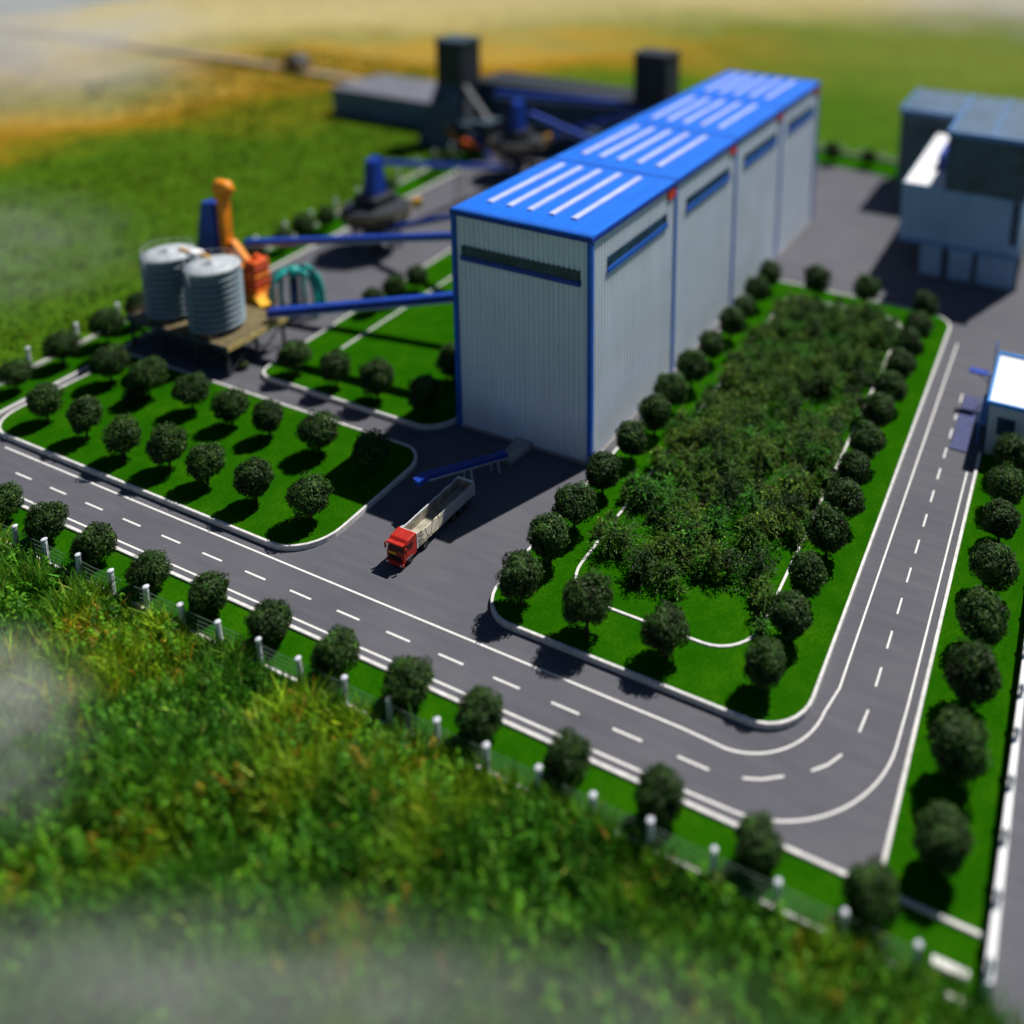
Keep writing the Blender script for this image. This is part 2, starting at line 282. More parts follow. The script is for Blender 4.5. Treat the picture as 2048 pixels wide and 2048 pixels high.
# ------------------------------------------------------------------ mesh builder
class MB:
    def __init__(s): s.v = []; s.f = []; s.smooth = []
    def add(s, vs, fs, smooth=False):
        o = len(s.v); s.v += [tuple(p) for p in vs]; s.f += [tuple(o + i for i in f) for f in fs]; s.smooth += [smooth] * len(fs); return s
    def box(s, x0, x1, y0, y1, z0, z1):
        vs = [(x, y, z) for z in (z0, z1) for x, y in ((x0, y0), (x1, y0), (x1, y1), (x0, y1))]
        return s.add(vs, [(3, 2, 1, 0), (4, 5, 6, 7), (0, 1, 5, 4), (1, 2, 6, 5), (2, 3, 7, 6), (3, 0, 4, 7)])
    def bbox(s, x0, x1, y0, y1, z0, z1, c=0.05):
        """box with chamfered vertical and top edges"""
        c = min(c, (x1 - x0) / 3, (y1 - y0) / 3, (z1 - z0) / 3)
        def ring(i, z): return [(x0 + i + c, y0 + i, z), (x1 - i - c, y0 + i, z), (x1 - i, y0 + i + c, z), (x1 - i, y1 - i - c, z), (x1 - i - c, y1 - i, z), (x0 + i + c, y1 - i, z), (x0 + i, y1 - i - c, z), (x0 + i, y0 + i + c, z)]
        vs = ring(0, z0) + ring(0, z1 - c) + ring(c, z1)
        fs = [tuple(range(7, -1, -1)), tuple(range(16, 24))]
        for k in (0, 8):
            for i in range(8): fs.append((k + i, k + (i + 1) % 8, k + 8 + (i + 1) % 8, k + 8 + i))
        return s.add(vs, fs)
    def beam(s, a, b, w, h=None, up=(0, 0, 1)):
        h = h or w; a = Vector(a); b = Vector(b); d = (b - a).normalized(); u = Vector(up)
        if abs(d.dot(u)) > 0.98: u = Vector((0, 1, 0))
        sd = d.cross(u).normalized() * (w / 2); u2 = sd.cross(d).normalized() * (h / 2)
        vs = [p + i * sd + j * u2 for p in (a, b) for i, j in ((-1, -1), (1, -1), (1, 1), (-1, 1))]
        return s.add(vs, [(3, 2, 1, 0), (4, 5, 6, 7), (0, 1, 5, 4), (1, 2, 6, 5), (2, 3, 7, 6), (3, 0, 4, 7)])
    def tube(s, pts, r, n=8, caps=True):
        pts = [Vector(p) for p in pts]; rs = r if isinstance(r, (list, tuple)) else [r] * len(pts)
        vs = []; prev = None
        for i, p in enumerate(pts):
            d = (pts[min(i + 1, len(pts) - 1)] - pts[max(i - 1, 0)]).normalized()
            if prev is None: a = d.orthogonal().normalized()
            else: a = (prev - d * prev.dot(d)).normalized()
            prev = a; b = d.cross(a)
            vs += [p + (a * math.cos(t) + b * math.sin(t)) * rs[i] for t in [2 * math.pi * k / n for k in range(n)]]
        fs = [(i * n + k, i * n + (k + 1) % n, (i + 1) * n + (k + 1) % n, (i + 1) * n + k) for i in range(len(pts) - 1) for k in range(n)]
        if caps: fs += [tuple(range(n - 1, -1, -1)), tuple((len(pts) - 1) * n + k for k in range(n))]
        return s.add(vs, fs, True)
    def lathe(s, prof, cx=0, cy=0, n=32, smooth=True):
        vs = [(cx + r * math.cos(2 * math.pi * k / n), cy + r * math.sin(2 * math.pi * k / n), z) for r, z in prof for k in range(n)]
        fs = [(i * n + k, i * n + (k + 1) % n, (i + 1) * n + (k + 1) % n, (i + 1) * n + k) for i in range(len(prof) - 1) for k in range(n)]
        fs += [tuple(range(n - 1, -1, -1)), tuple((len(prof) - 1) * n + k for k in range(n))]
        return s.add(vs, fs, smooth)
    def ribbed(s, p0, p1, z0, z1, nrm, period=0.78, depth=0.26, back=0.15):
        """trapezoid-ribbed sheet wall from p0 to p1, ribs standing out along nrm, closed behind"""
        p0 = Vector(p0); p1 = Vector(p1); L = (p1 - p0).length; d = (p1 - p0) / L; nv = Vector(nrm)
        n = max(1, round(L / period)); per = L / n; prof = []
        for i in range(n):
            for t, o in ((0, 0), (0.42, 0), (0.52, 1), (0.90, 1)): prof.append((i * per + t * per, o * depth))
        prof.append((L, 0))
        vs = [];
        for t, o in prof:
            q = p0 + d * t + nv * o; vs += [(q.x, q.y, z0), (q.x, q.y, z1)]
        fs = [(2 * i, 2 * i + 2, 2 * i + 3, 2 * i + 1) for i in range(len(prof) - 1)]
        s.add(vs, fs)
        a = p0 - nv * back; b = p1 - nv * back
        return s
    def build(s, name, m, parent=None, loc=None):
        me = bpy.data.meshes.new(name); me.from_pydata([tuple(p) for p in s.v], [], s.f); me.update()
        me.polygons.foreach_set("use_smooth", s.smooth)
        me.materials.append(m)
        o = bpy.data.objects.new(name, me); scene.collection.objects.link(o)
        if parent: o.parent = parent
        if loc: o.location = loc
        return o

def tag(o, label, cat=None, group=None, kind=None):
    if label: o['label'] = label
    if cat: o['category'] = cat
    if group: o['group'] = group
    if kind: o['kind'] = kind
    return o
def thing(name, label, cat, loc=(0, 0, 0), rz=0.0, group=None):
    o = bpy.data.objects.new(name, None); scene.collection.objects.link(o); o.location = loc; o.rotation_euler = (0, 0, rz)
    o.empty_display_size = 0.5
    return tag(o, label, cat, group)
def structure(o, name=None): o['kind'] = 'structure'; return o
def copy_tree(root, loc, rz=0.0, sc=(1, 1, 1), label=None, group=None):
    r = root.copy(); scene.collection.objects.link(r); r.location = loc; r.rotation_euler = (0, 0, rz); r.scale = sc
    if label: r['label'] = label
    if group: r['group'] = group
    for ch in list(root.children):
        c = ch.copy(); scene.collection.objects.link(c); c.parent = r
        for g in list(ch.children):
            d = g.copy(); scene.collection.objects.link(d); d.parent = c
    return r
def soup(name, quads, tints, m, parent=None):
    """many leaf faces in one mesh; quads (n,4,3), tints (n,3)"""
    n = len(quads); me = bpy.data.meshes.new(name)
    me.vertices.add(n * 4); me.vertices.foreach_set("co", quads.astype(np.float32).ravel())
    me.loops.add(n * 4); me.loops.foreach_set("vertex_index", np.arange(n * 4, dtype=np.int32))
    me.polygons.add(n); me.polygons.foreach_set("loop_start", np.arange(0, n * 4, 4, dtype=np.int32))
    me.polygons.foreach_set("loop_total", np.full(n, 4, dtype=np.int32))
    me.update(calc_edges=True)
    a = me.attributes.new("tint", 'FLOAT_COLOR', 'FACE')
    c = np.ones((n, 4), np.float32); c[:, :3] = tints; a.data.foreach_set("color", c.ravel())
    me.materials.append(m)
    o = bpy.data.objects.new(name, me); scene.collection.objects.link(o)
    if parent: o.parent = parent
    return o

def fillet(pts, rad, n=8):
    """rounded polygon; rad per corner"""
    out = []; N = len(pts)
    for i, p in enumerate(pts):
        p = Vector(p); a = Vector(pts[i - 1]); b = Vector(pts[(i + 1) % N]); r = rad[i]
        if r <= 0: out.append((p.x, p.y)); continue
        u = (a - p).normalized(); v = (b - p).normalized(); ang = u.angle(v); t = r / math.tan(ang / 2)
        c = p + (u + v).normalized() * (r / math.sin(ang / 2)); s = p + u * t - c; e = p + v * t - c
        a0 = math.atan2(s.y, s.x); a1 = math.atan2(e.y, e.x); da = (a1 - a0 + math.pi) % (2 * math.pi) - math.pi
        out += [(c.x + r * math.cos(a0 + da * k / n), c.y + r * math.sin(a0 + da * k / n)) for k in range(n + 1)]
    return out
def area(p): return sum(p[i - 1][0] * p[i][1] - p[i][0] * p[i - 1][1] for i in range(len(p))) / 2
def inset(p, d):
    if area(p) < 0: p = p[::-1]
    out = []; N = len(p)
    for i in range(N):
        a = Vector(p[i - 1]); b = Vector(p[i]); c = Vector(p[(i + 1) % N])
        n1 = Vector((-(b - a).y, (b - a).x)).normalized(); n2 = Vector((-(c - b).y, (c - b).x)).normalized()
        m = (n1 + n2); m = m / max(m.length, 1e-6); k = d / max(0.4, m.dot(n1)); out.append((b.x + m.x * k, b.y + m.y * k))
    return out
def sheet(name, poly, z, m):
    if area(poly) < 0: poly = poly[::-1]
    mb = MB(); mb.add([(x, y, z) for x, y in poly], [tuple(range(len(poly)))]); return structure(mb.build(name, m))
def strip(mb, pts, w, z, closed=False):
    """flat painted line along pts"""
    P = [Vector(p) for p in pts]; N = len(P); vs = []
    for i in range(N):
        a = P[i - 1] if (i or closed) else P[i]; b = P[(i + 1) % N] if (i < N - 1 or closed) else P[i]
        d = (b - a).normalized(); nrm = Vector((-d.y, d.x)) * w / 2
        vs += [(P[i].x + nrm.x, P[i].y + nrm.y, z), (P[i].x - nrm.x, P[i].y - nrm.y, z)]
    fs = [(2 * i, 2 * i + 1, 2 * ((i + 1) % N) + 1, 2 * ((i + 1) % N)) for i in range(N if closed else N - 1)]
    mb.add(vs, fs)
def kerb_bar(mb, pts, w, h, closed=False, z0=-0.05):
    P = [Vector(p) for p in pts]; N = len(P); c = 0.05; vs = []
    for i in range(N):
        a = P[i - 1] if (i or closed) else P[i]; b = P[(i + 1) % N] if (i < N - 1 or closed) else P[i]
        d = (b - a).normalized(); n = Vector((-d.y, d.x))
        if 0 < i < N - 1 or closed:
            d1 = (P[i] - P[i - 1]).normalized(); k = 1 / max(0.5, d.dot(d1))
        else: k = 1
        for o, z in ((-w / 2, z0), (-w / 2, h - c), (-w / 2 + c, h), (w / 2 - c, h), (w / 2, h - c), (w / 2, z0)):
            vs.append((P[i].x + n.x * o * k, P[i].y + n.y * o * k, z))
    fs = []
    for i in range(N if closed else N - 1):
        j = (i + 1) % N
        for k in range(5): fs.append((6 * i + k, 6 * i + k + 1, 6 * j + k + 1, 6 * j + k))
    if not closed: fs += [tuple(range(5, -1, -1)), tuple(6 * (N - 1) + k for k in range(6))]
    mb.add(vs, fs)

def arc(cx, cy, r, a0, a1, n=14): return [(cx + r * math.cos(R_(a0 + (a1 - a0) * k / n)), cy + r * math.sin(R_(a0 + (a1 - a0) * k / n))) for k in range(n + 1)]

# ------------------------------------------------------------------ setting: ground
def ground():
    xs = np.unique(np.concatenate([np.arange(-400, -120, 20), np.arange(-120, 0, 3.0), np.arange(0, 300, 12), np.arange(300, 3200, 100)]))
    ys = np.unique(np.concatenate([np.arange(-1600, -120, 60), np.arange(-120, 160, 4.0), np.arange(160, 400, 12), np.array([404, 410, 416, 422, 428, 436, 446, 456])]))
    X, Y = np.meshgrid(xs, ys, indexing='ij')
    Z = np.full_like(X, -0.30)
    out = np.clip((-42.0 - X) / 6, 0, 1)                     # rough ground outside the front fence
    Z += out * (0.35 + 0.5 * np.sin(X * 0.23 + Y * 0.11) + 0.4 * np.sin(Y * 0.19 - X * 0.07) + 0.25)
    far = np.clip((np.maximum(Y - 100, X - 175)) / 60, 0, 1)
    Z += far * (0.7 * np.sin(X * 0.031) * np.cos(Y * 0.027))
    edge = np.clip(Y - (404 + 0.075 * X), 0, None); Z = np.where(X < 1200, Z - 0.05 * edge ** 1.6, Z - edge * 0.3)
    nx, ny = X.shape; idx = np.arange(nx * ny).reshape(nx, ny)
    mb = MB(); mb.v = list(zip(X.ravel().tolist(), Y.ravel().tolist(), Z.ravel().tolist()))
    f = np.stack([idx[:-1, :-1], idx[1:, :-1], idx[1:, 1:], idx[:-1, 1:]], -1).reshape(-1, 4)
    mb.f = [tuple(r) for r in f.tolist()]; mb.smooth = [True] * len(mb.f)
    return structure(mb.build("ground", M['meadow']))
ground()
KERB_L = [(-28.0, 80.8), (-26.2, 80.9), (-12.7, 82.0), (-4.8, 83.0), (23.7, 86.0), (60, 89.4), (108, 93.2)]   # left boundary kerb
yard = [(-36.9, -48.2), (25.4, -48.2), (25.4, -90), (139, -90), (139, -12), (143, 12), (150, 40), (150, 118), (108, 118)] + KERB_L[::-1] + [(-28, 140), (-36.9, 140)]
sheet("yard_pavement", yard, -0.004, M['asphalt'])
sheet("side_road", [(-60, -57.4), (25.3, -57.4), (25.3, -180), (-60, -180)], -0.012, M['asphalt'])
sheet("far_road", [(149, 455), (155, 340), (159, 260), (157, 200), (150, 118.2), (145, 118.2), (152, 200), (154, 260), (150, 340), (144, 455)], 0.9, M['track'])
sheet("far_verge", [(139.1, -120), (139.1, -12), (143.1, 12), (150.1, 40), (150.1, 110), (157, 110), (157, 40), (151, 12), (150, -12), (150, -120)], 0.1, M['lawn'])

# lawns -------------------------------------------------------------
KH = 0.68
def lawn(name, poly, rad, label_kerb=True, n=8, w=0.34):
    p = fillet(poly, rad, n)
    if area(p) < 0: p = p[::-1]
    mb = MB(); kerb_bar(mb, inset(p, w / 2), w, KH, closed=True); structure(mb.build("kerb", M['kerb']))
    q = inset(p, w - 0.02); mb = MB(); mb.add([(x, y, KH - 0.09) for x, y in q], [tuple(range(len(q)))]); return structure(mb.build(name, M['lawn']))
lawn("lawn", [(-29.4, 19.9), (-29.4, 79.4), (-19.0, 79.6), (-7.7, 79.6), (-7.7, 20.4)], [5.5, 5.0, 0, 0, 4.2])
lawn("lawn", [(-3.6, 22.0), (-3.6, 57.3), (44, 60.8), (85, 63.0), (85, 22.0)], [4.5, 2.8, 0, 0, 0])
lawn("lawn", [(-27.7, -1.9), (64.9, -1.9), (64.3, -38.5), (-27.7, -38.5)], [4.5, 4.0, 4.5, 5.0])
# roadside strip and right strip: kerb bars with grass behind
def low_lawn(poly, z=-0.06): return sheet("lawn", poly, z, M['lawn'])
low_lawn([(-37.0, -57.0), (-41.4, -57.0), (-41.4, 140), (-37.0, 140)], 0.12)
low_lawn([(-37.0, -56.9), (25.6, -56.9), (25.6, -48.3), (-37.0, -48.3)], 0.11)
low_lawn([(-28, 81.2), (-26.2, 81.3), (-12.7, 82.4), (-4.8, 83.4), (23.7, 86.4), (60, 89.8), (108, 93.6), (108, 102), (41, 96), (-17, 89), (-28, 88)], 0.11)
for pts, w in (([(-37.05, -56.6), (-37.05, 140)], 0.4), ([(25.2, -48.1), (-36.7, -48.1)], 0.4),
               ([(-28, 81.0), (-26.2, 81.1), (-12.7, 82.2), (-4.8, 83.2), (23.7, 86.2), (60, 89.6), (108, 93.4)], 0.42)):
    mb = MB(); kerb_bar(mb, pts, w, 0.36); structure(mb.build("kerb", M['kerb']))
# garden path edging inside the big lawn, and the edging line in the middle lawn
mb = MB(); loop = fillet([(-21.3, -8.8), (59.5, -8.4), (59.0, -30.5), (-21.3, -30.9)], [4.5, 3, 4, 5]); kerb_bar(mb, loop, 0.34, KH + 0.06, closed=True, z0=KH - 0.12)
structure(mb.build("path_edging", M['kerb']))
mb = MB(); kerb_bar(mb, [(7.9, 51.2), (38, 52.5), (70, 53.5)], 0.34, KH + 0.02, z0=KH - 0.12); structure(mb.build("path_edging", M['kerb']))

# painted markings ----------------------------------------------------
mb = MB(); W = 0.21
inner = [(-30.48, 72.5), (-30.48, -28.0)] + arc(-22.9, -31.9, 7.8, 172, 268, 16)[2:] + [(-20.0, -40.3), (56.2, -40.35)]
strip(mb, inner, W, 0.004)
outer = [(-36.0, 140), (-35.9, -29.5)] + arc(-23.6, -34.6, 12.25, 180, 268, 18)[1:] + [(-19.0, -46.95), (20.5, -47.0)]
strip(mb, outer, W, 0.004)
k = 0; y = 65.63 + 6.74 * 8
while y > -33: strip(mb, [(-33.23, y), (-33.23, y - 3.1)], W, 0.004); y -= 6.74
strip(mb, [(-32.7, -34.9), (-32.1, -36.5), (-31.0, -38.2)], W, 0.004); strip(mb, [(-29.5, -40.3), (-28.3, -41.5), (-26.8, -42.4)], W, 0.004)
strip(mb, [(-23.9, -43.3), (-21.2, -43.5)], W, 0.004)
x = -18.3
while x < 42: strip(mb, [(x, -43.55), (x + 2.5, -43.55)], W, 0.004); x += 5.08
structure(mb.build("road_markings", M['marking']))

# ------------------------------------------------------------------ warehouse
def warehouse():
    w = thing("warehouse", "long tall warehouse of ribbed grey sheet with a bright blue roof and roof lights", "warehouse", (0, 0, 0))
    Lx, Wy, H = 100.0, 21.1, 32.4
    MB().ribbed((0, Wy, 0), (0, 0, 0), 0, H, (-1, 0, 0)).build("wall", M['wall'], w)
    MB().ribbed((0, 0, 0), (Lx, 0, 0), 0, H, (0, -1, 0)).build("wall", M['wall'], w)
    MB().ribbed((Lx, 0, 0), (Lx, Wy, 0), 0, H, (1, 0, 0)).build("wall", M['wall'], w)
    MB().ribbed((Lx, Wy, 0), (0, Wy, 0), 0, H, (0, 1, 0)).build("wall", M['wall'], w)
    for x, y in ((-0.12, -0.12), (-0.12, Wy + 0.12), (Lx + 0.12, -0.12), (Lx + 0.12, Wy + 0.12)):
        MB().box(x - 0.34, x + 0.34, y - 0.34, y + 0.34, 0, H - 0.02).build("corner_trim", M['blue'], w)
    for i in (1, 2, 3):
        MB().box(25 * i - 0.35, 25 * i + 0.35, -0.40, 0.1, 0, H - 0.03).build("bay_trim", M['blue'], w)
    rf = MB().box(-0.45, Lx + 0.45, -0.5, Wy + 0.5, H, H + 0.55)
    for i in range(1, 30): rf.box(-0.4, Lx + 0.4, -0.4 + i * 0.73 - 0.035, -0.4 + i * 0.73 + 0.035, H + 0.552, H + 0.61)
    rf = rf.build("roof", M['roof'], w)
    MB().box(-0.53, -0.453, -0.52, Wy + 0.52, H - 0.25, H + 0.30).box(-0.52, Lx + 0.5, -0.58, -0.503, H - 0.25, H + 0.30).build("gutter", M['bluedeep'], w)
    for i in range(4):
        for y in (18.2, 15.0, 11.7, 8.2, 4.7):
            MB().bbox(25 * i + 3.7, 25 * i + 22.8, y - 0.48, y + 0.48, H + 0.57, H + 0.82, 0.08).build("skylight", M['skylight'], rf)
    for i in range(5): MB().box(max(25 * i - 0.5, -0.3), min(25 * i + 0.5, Lx + .3), -0.45, Wy + 0.45, H + 0.553, H + 0.63).build("roof_flashing", M['blue'], rf)
    b = MB().box(-0.36, 0.05, 1.5, 19.9, 26.45, 27.9)
    b = b.build("louvre_window", M['glass'], w)
    MB().box(-0.5, 0.0, 1.3, 20.1, 25.75, 26.44).build("sill", M['bluedeep'], b)
    for k in range(12): MB().box(-0.40, -0.3, 1.5 + k * 1.672 - 0.04, 1.5 + k * 1.672 + 0.04, 26.46, 27.89).build("mullion", M['steel'], b)
    for i in range(4):
        b = MB().box(25 * i + 4.0, 25 * i + 22.0, -0.36, 0.05, 27.0, 28.5).build("louvre_window", M['glass'], w)
        MB().box(25 * i + 3.9, 25 * i + 22.1, -0.5, 0.0, 26.3, 26.99).build("sill", M['blue'], b)
        MB().box(25 * i + 22.2, 25 * i + 24.6, -0.46, -0.12, 30.4, 32.1).build("sign", M['red'], w)
    MB().box(-0.36, Lx + 0.3, -0.42, -0.1, -0.02, 0.34).box(-0.42, -0.1, -0.099, Wy + 0.2, -0.02, 0.34).build("plinth", M['concrete'], w)
warehouse()

# ------------------------------------------------------------------ right hall
def hall():
    h = thing("factory_hall", "stepped dark and pale blue-grey industrial hall with a white roof strip at right", "industrial hall", (82, -28, 0))
    def P(b, name, m, par=None): return b.build(name, m, par or h)
    def rel(x0, x1, y0, y1, z0, z1): return MB().box(x0 - 82, x1 - 82, y0 + 28, y1 + 28, z0, z1)
    MB().ribbed((0, 4, 0), (0, -19.5, 0), 7.0, 18.5, (-1, 0, 0), 1.9, 0.14).build("wall", M['hall'], h)
    P(rel(82.02, 125, -47.5, -24.0, 7.0, 18.5), "lower_block", M['hall'])
    P(rel(82.3, 124.9, -33.0, -24.2, 18.5, 18.62), "white_roof", M['white'])
    MB().box(-0.12, 0.3, -4.3, 4.1, 18.5, 18.9).build("parapet", M['hall'], h)
    up = P(rel(82.04, 116, -47.6, -32.2, 18.51, 30.0), "upper_block", M['darkgreen'])
    P(rel(81.8, 116.3, -47.9, -31.9, 30.0, 30.35), "roof", M['hallroof'], up)
    tr = MB()
    for y0, y1 in ((-47.9, -47.3), (-32.5, -31.9), (-40.6, -40.2)): tr.box(-0.25, 34.4, y0 + 28, y1 + 28, 30.36, 30.7)
    tr.box(-0.3, 0.4, -19.95, -3.85, 29.7, 30.72).build("roof_trim", M['trimblue'], up)
    P(rel(95, 125, -32.15, -28.6, 18.63, 21.5), "shadow_block", M['bluedeep'])  # dark blue block standing in for the upper block's shadow on the roof
    bk = P(rel(125.05, 150, -47.5, -14.5, 0, 22.6), "rear_block", M['darkgreen'])
    P(rel(125.8, 150, -47.5, -15.0, 22.6, 22.75), "roof", M['hallroof'], bk)
    P(MB().box(42.7, 43.6, -19.6, 13.7, 22.1, 23.1).box(43.0, 68, 13.2, 13.9, 22.1, 23.1), "roof_trim", M['trimblue'], bk)
    for y0, y1 in ((-32.8, -28.6), (-38.8, -34.2), (-47.4, -39.8)):
        P(rel(82.5, 83.2, y0, y1, -0.02, 6.9), "loading_door", M['hall'])
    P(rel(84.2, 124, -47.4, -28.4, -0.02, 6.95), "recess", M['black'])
    for y in (-28.3, -33.5, -39.3, -47.4): P(rel(82.5, 83.1, y - 0.25, y + 0.25, -0.02, 6.98), "column", M['steel'])
    P(rel(122, 124.6, -25.0, -24.3, 0, 7), "column", M['steel']); P(rel(103, 103.6, -24.9, -24.3, 0, 7), "column", M['steel'])
    P(rel(81.72, 82.0, -46.6, -45.6, 9.5, 18.3), "vertical_opening", M['black'])
    P(rel(81.7, 81.95, -47.5, -23.95, 6.6, 7.3), "fascia", M['trimblue'])
hall()

# ------------------------------------------------------------------ office hut and weighbridge at the right edge
def hut():
    h = thing("office_hut", "small pale office hut with a white flat roof and bright blue edging at right", "hut", (26, -48.6, 0))
    MB().box(0, 14.0, -9.5, 0, -0.05, 7.9).build("wall", M['hutwall'], h)
    rf = MB().box(-0.1, 14.1, -9.6, 0.1, 7.9, 8.1).build("roof", M['white'], h)
    MB().box(-0.35, 0.05, -9.8, 0.35, 7.75, 8.3).box(13.95, 14.35, -9.8, 0.35, 7.75, 8.5).box(0.06, 13.94, 0.0, 0.35, 7.75, 8.3).box(0.06, 13.94, -9.8, -9.45, 7.75, 8.3).build("roof_trim", M['hutblue'], rf)
    w = MB().box(-0.06, 0.05, -3.5, -1.4, 3.6, 5.9).build("window", M['glass'], h)
    MB().box(-0.12, 0.0, -3.65, -3.5, 3.45, 6.05).box(-0.12, 0.0, -1.4, -1.25, 3.45, 6.05).box(-0.12, 0.0, -3.5, -1.4, 5.9, 6.05).box(-0.12, 0.0, -3.5, -1.4, 3.45, 3.6).box(-0.1, 0.0, -2.49, -2.41, 3.6, 5.9).build("frame", M['steel'], w)
    d = MB().box(3.0, 10.0, 0.0, 0.06, 0.8, 5.6).build("glazed_front", M['glass'], h)
    MB().box(4.8, 8.2, 0.065, 0.1, 3.0, 5.4).build("pane", M['white'], d)
    c = MB().box(1.4, 9.4, 0.3, 1.5, 3.4, 3.62).build("side_canopy", M['trimblue'], h)
    b = MB()
    for x in (1.8, 9.0): b.beam((x, 1.3, 0), (x, 1.3, 3.4), 0.2)
    b.beam((1.8, 1.3, 3.2), (9.0, 1.3, 3.2), 0.18).build("canopy_posts", M['hutblue'], c)
    MB().tube([(15.0, 0.8, 0), (15.0, 0.8, 9.6)], 0.12, 8).build("downpipe", M['hutblue'], h)
hut()
def weigh_sign():
    s = thing("gantry_lamp", "blue gantry arm with a flat lamp head projecting over the road beside the hut", "lamp gantry", (38.2, -47.4, 0))
    MB().beam((0, 0, 0), (0, 0, 5.2), 0.28).build("post", M['hutblue'], s)
    MB().beam((0, -0.8, 5.25), (0, 2.9, 5.25), 0.22).beam((0, 0, 4.0), (0, 1.6, 5.1), 0.12).build("arm", M['hutblue'], s)
    MB().bbox(-0.75, 0.75, 0.2, 3.0, 5.4, 5.62).build("lamp_head", M['bluedeep'], s)
weigh_sign()
w = thing("weighbridge", "flat deep blue weighbridge deck set in the right road beside the hut", "weighbridge", (33, -45.3, 0))
MB().bbox(-8.2, 6.8, -1.1, 1.4, -0.02, 0.16, 0.04).build("deck", M['navy'], w)  # navy tone carries the shade beside the hut
[MB().box(-8.0 + i * 1.85, -7.9 + i * 1.85, -1.0, 1.3, 0.161, 0.175).build("deck_joint", M['steel'], w) for i in range(9)]

# ------------------------------------------------------------------ silo station
def silo_tank(loc, h, r, label):
    t = thing("silo", label, "silo", loc, group="silos on the raised steel platform")
    prof = [(r * 0.62, 0), (r * 0.98, 0.5)]
    n = 9; hh = (h - 1.7) / n
    for i in range(n):
        z = 0.5 + i * hh
        for tt, o in ((0.03, -0.42), (0.20, -0.30), (0.30, 0.18), (0.45, 0.30), (0.72, 0.30), (0.86, 0.16), (0.95, -0.30)): prof.append((r - 0.2 + o, z + tt * hh))
    prof += [(r, h - 1.15), (r + 0.02, h - 0.3)]
    MB().lathe(prof, n=40, smooth=False).build("shell", M['silo'], t)
    rf = MB().lathe([(r + 0.06, h - 0.32), (r + 0.06, h - 0.16), (r * 0.5, h + 0.12), (0.5, h + 0.26), (0.5, h + 0.5), (0.06, h + 0.52)], n=40).build("roof", M['silotop'], t)
    ring = [(math.cos(a) * (r - 0.15), math.sin(a) * (r - 0.15), h + 0.9) for a in np.linspace(0, 2 * math.pi, 29)]
    b = MB().tube(ring, 0.035, 5, False)
    for p in ring[:-1:2]: b.tube([(p[0], p[1], h - 0.2), p], 0.03, 5)
    b.build("railing", M['silotop'], rf)
    b = MB()
    for s in (-0.25, 0.25): b.tube([(-r - 0.25, s, 0.3), (-r - 0.25, s, h)], 0.04, 5)
    for k in range(int(h / 0.6)): b.tube([(-r - 0.25, -0.25, 0.5 + k * 0.6), (-r - 0.25, 0.25, 0.5 + k * 0.6)], 0.03, 4)
    b.build("ladder", M['silotop'], t)
silo_tank((-1.7, 67.0, 5.35), 10.7, 4.0, "ribbed grey round silo nearer the warehouse, front one of the pair")
silo_tank((-1.6, 77.0, 5.35), 10.7, 3.85, "ribbed grey round silo farther left, rear one of the pair")
def platform():
    p = thing("silo_platform", "dark steel platform on braced legs with a tan deck edge under both silos", "platform", (0, 71.5, 0))
    X0, X1, Y0, Y1, Z = -5.6, 5.6, -11.2, 11.2, 5.3
    MB().box(X0, X1, Y0, Y1, Z - 0.35, Z).build("deck", M['tan'], p)
    MB().box(X0 - 0.12, X0 - 0.003, Y0 - 0.12, Y1 + 0.12, Z - 0.75, Z + 0.03).box(X0, X1, Y1 + 0.003, Y1 + 0.12, Z - 0.75, Z + 0.03).build("edge_beam", M['steel'], p)
    MB().box(X0, X1 + 0.1, Y0 - 0.14, Y0 - 0.003, Z - 0.8, Z + 0.03).build("edge_beam", M['gold'], p)  # lit side of the steel edge, its sunlight painted as ochre
    MB().box(X0 + 0.2, X1 - 0.2, Y0 + 0.2, Y1 - 0.2, Z - 0.9, Z - 0.36).build("under_frame", M['steel'], p)
    xs = (X0 + 0.4, 0, X1 - 0.4); ys = (Y0 + 0.5, -3.6, 3.6, Y1 - 0.5)
    for x in xs:
        for y in ys: MB().beam((x, y, 0), (x, y, Z - 0.9), 0.42).build("leg", M['steel'], p)
    for x in xs:
        for i in range(3): MB().beam((x, ys[i], 0.3), (x, ys[i + 1], Z - 1), 0.2).beam((x, ys[i + 1], 0.3), (x, ys[i], Z - 1), 0.2).build("brace", M['steel'], p)
    for y in ys:
        for i in range(2): MB().beam((xs[i], y, 0.3), (xs[i + 1], y, Z - 1), 0.2).build("brace", M['steel'], p)
    b = MB()
    for pts in ([(X0, Y0), (X0, Y1)], [(X0, Y0), (X1, Y0)], [(X0, Y1), (X1, Y1)]):
        (x0, y0), (x1, y1) = pts; L = math.hypot(x1 - x0, y1 - y0); n = int(L / 1.6)
        for z in (0.55, 1.05): b.tube([(x0, y0, Z + z), (x1, y1, Z + z)], 0.035, 5)
        for k in range(n + 1): b.tube([(x0 + (x1 - x0) * k / n, y0 + (y1 - y0) * k / n, Z), (x0 + (x1 - x0) * k / n, y0 + (y1 - y0) * k / n, Z + 1.05)], 0.035, 5)
    b.build("railing", M['tan'], p)
    for y in (-4.5, 5.5): MB().lathe([(2.6, 4.35), (0.5, 1.9), (0.5, 1.2)][::-1], -0.8, y, 20).build("discharge_cone", M['steel'], p)
platform()
t = thing("silo_filter", "small cream filter unit between the tops of the two silos", "filter unit", (-0.4, 72.0, 15.6))
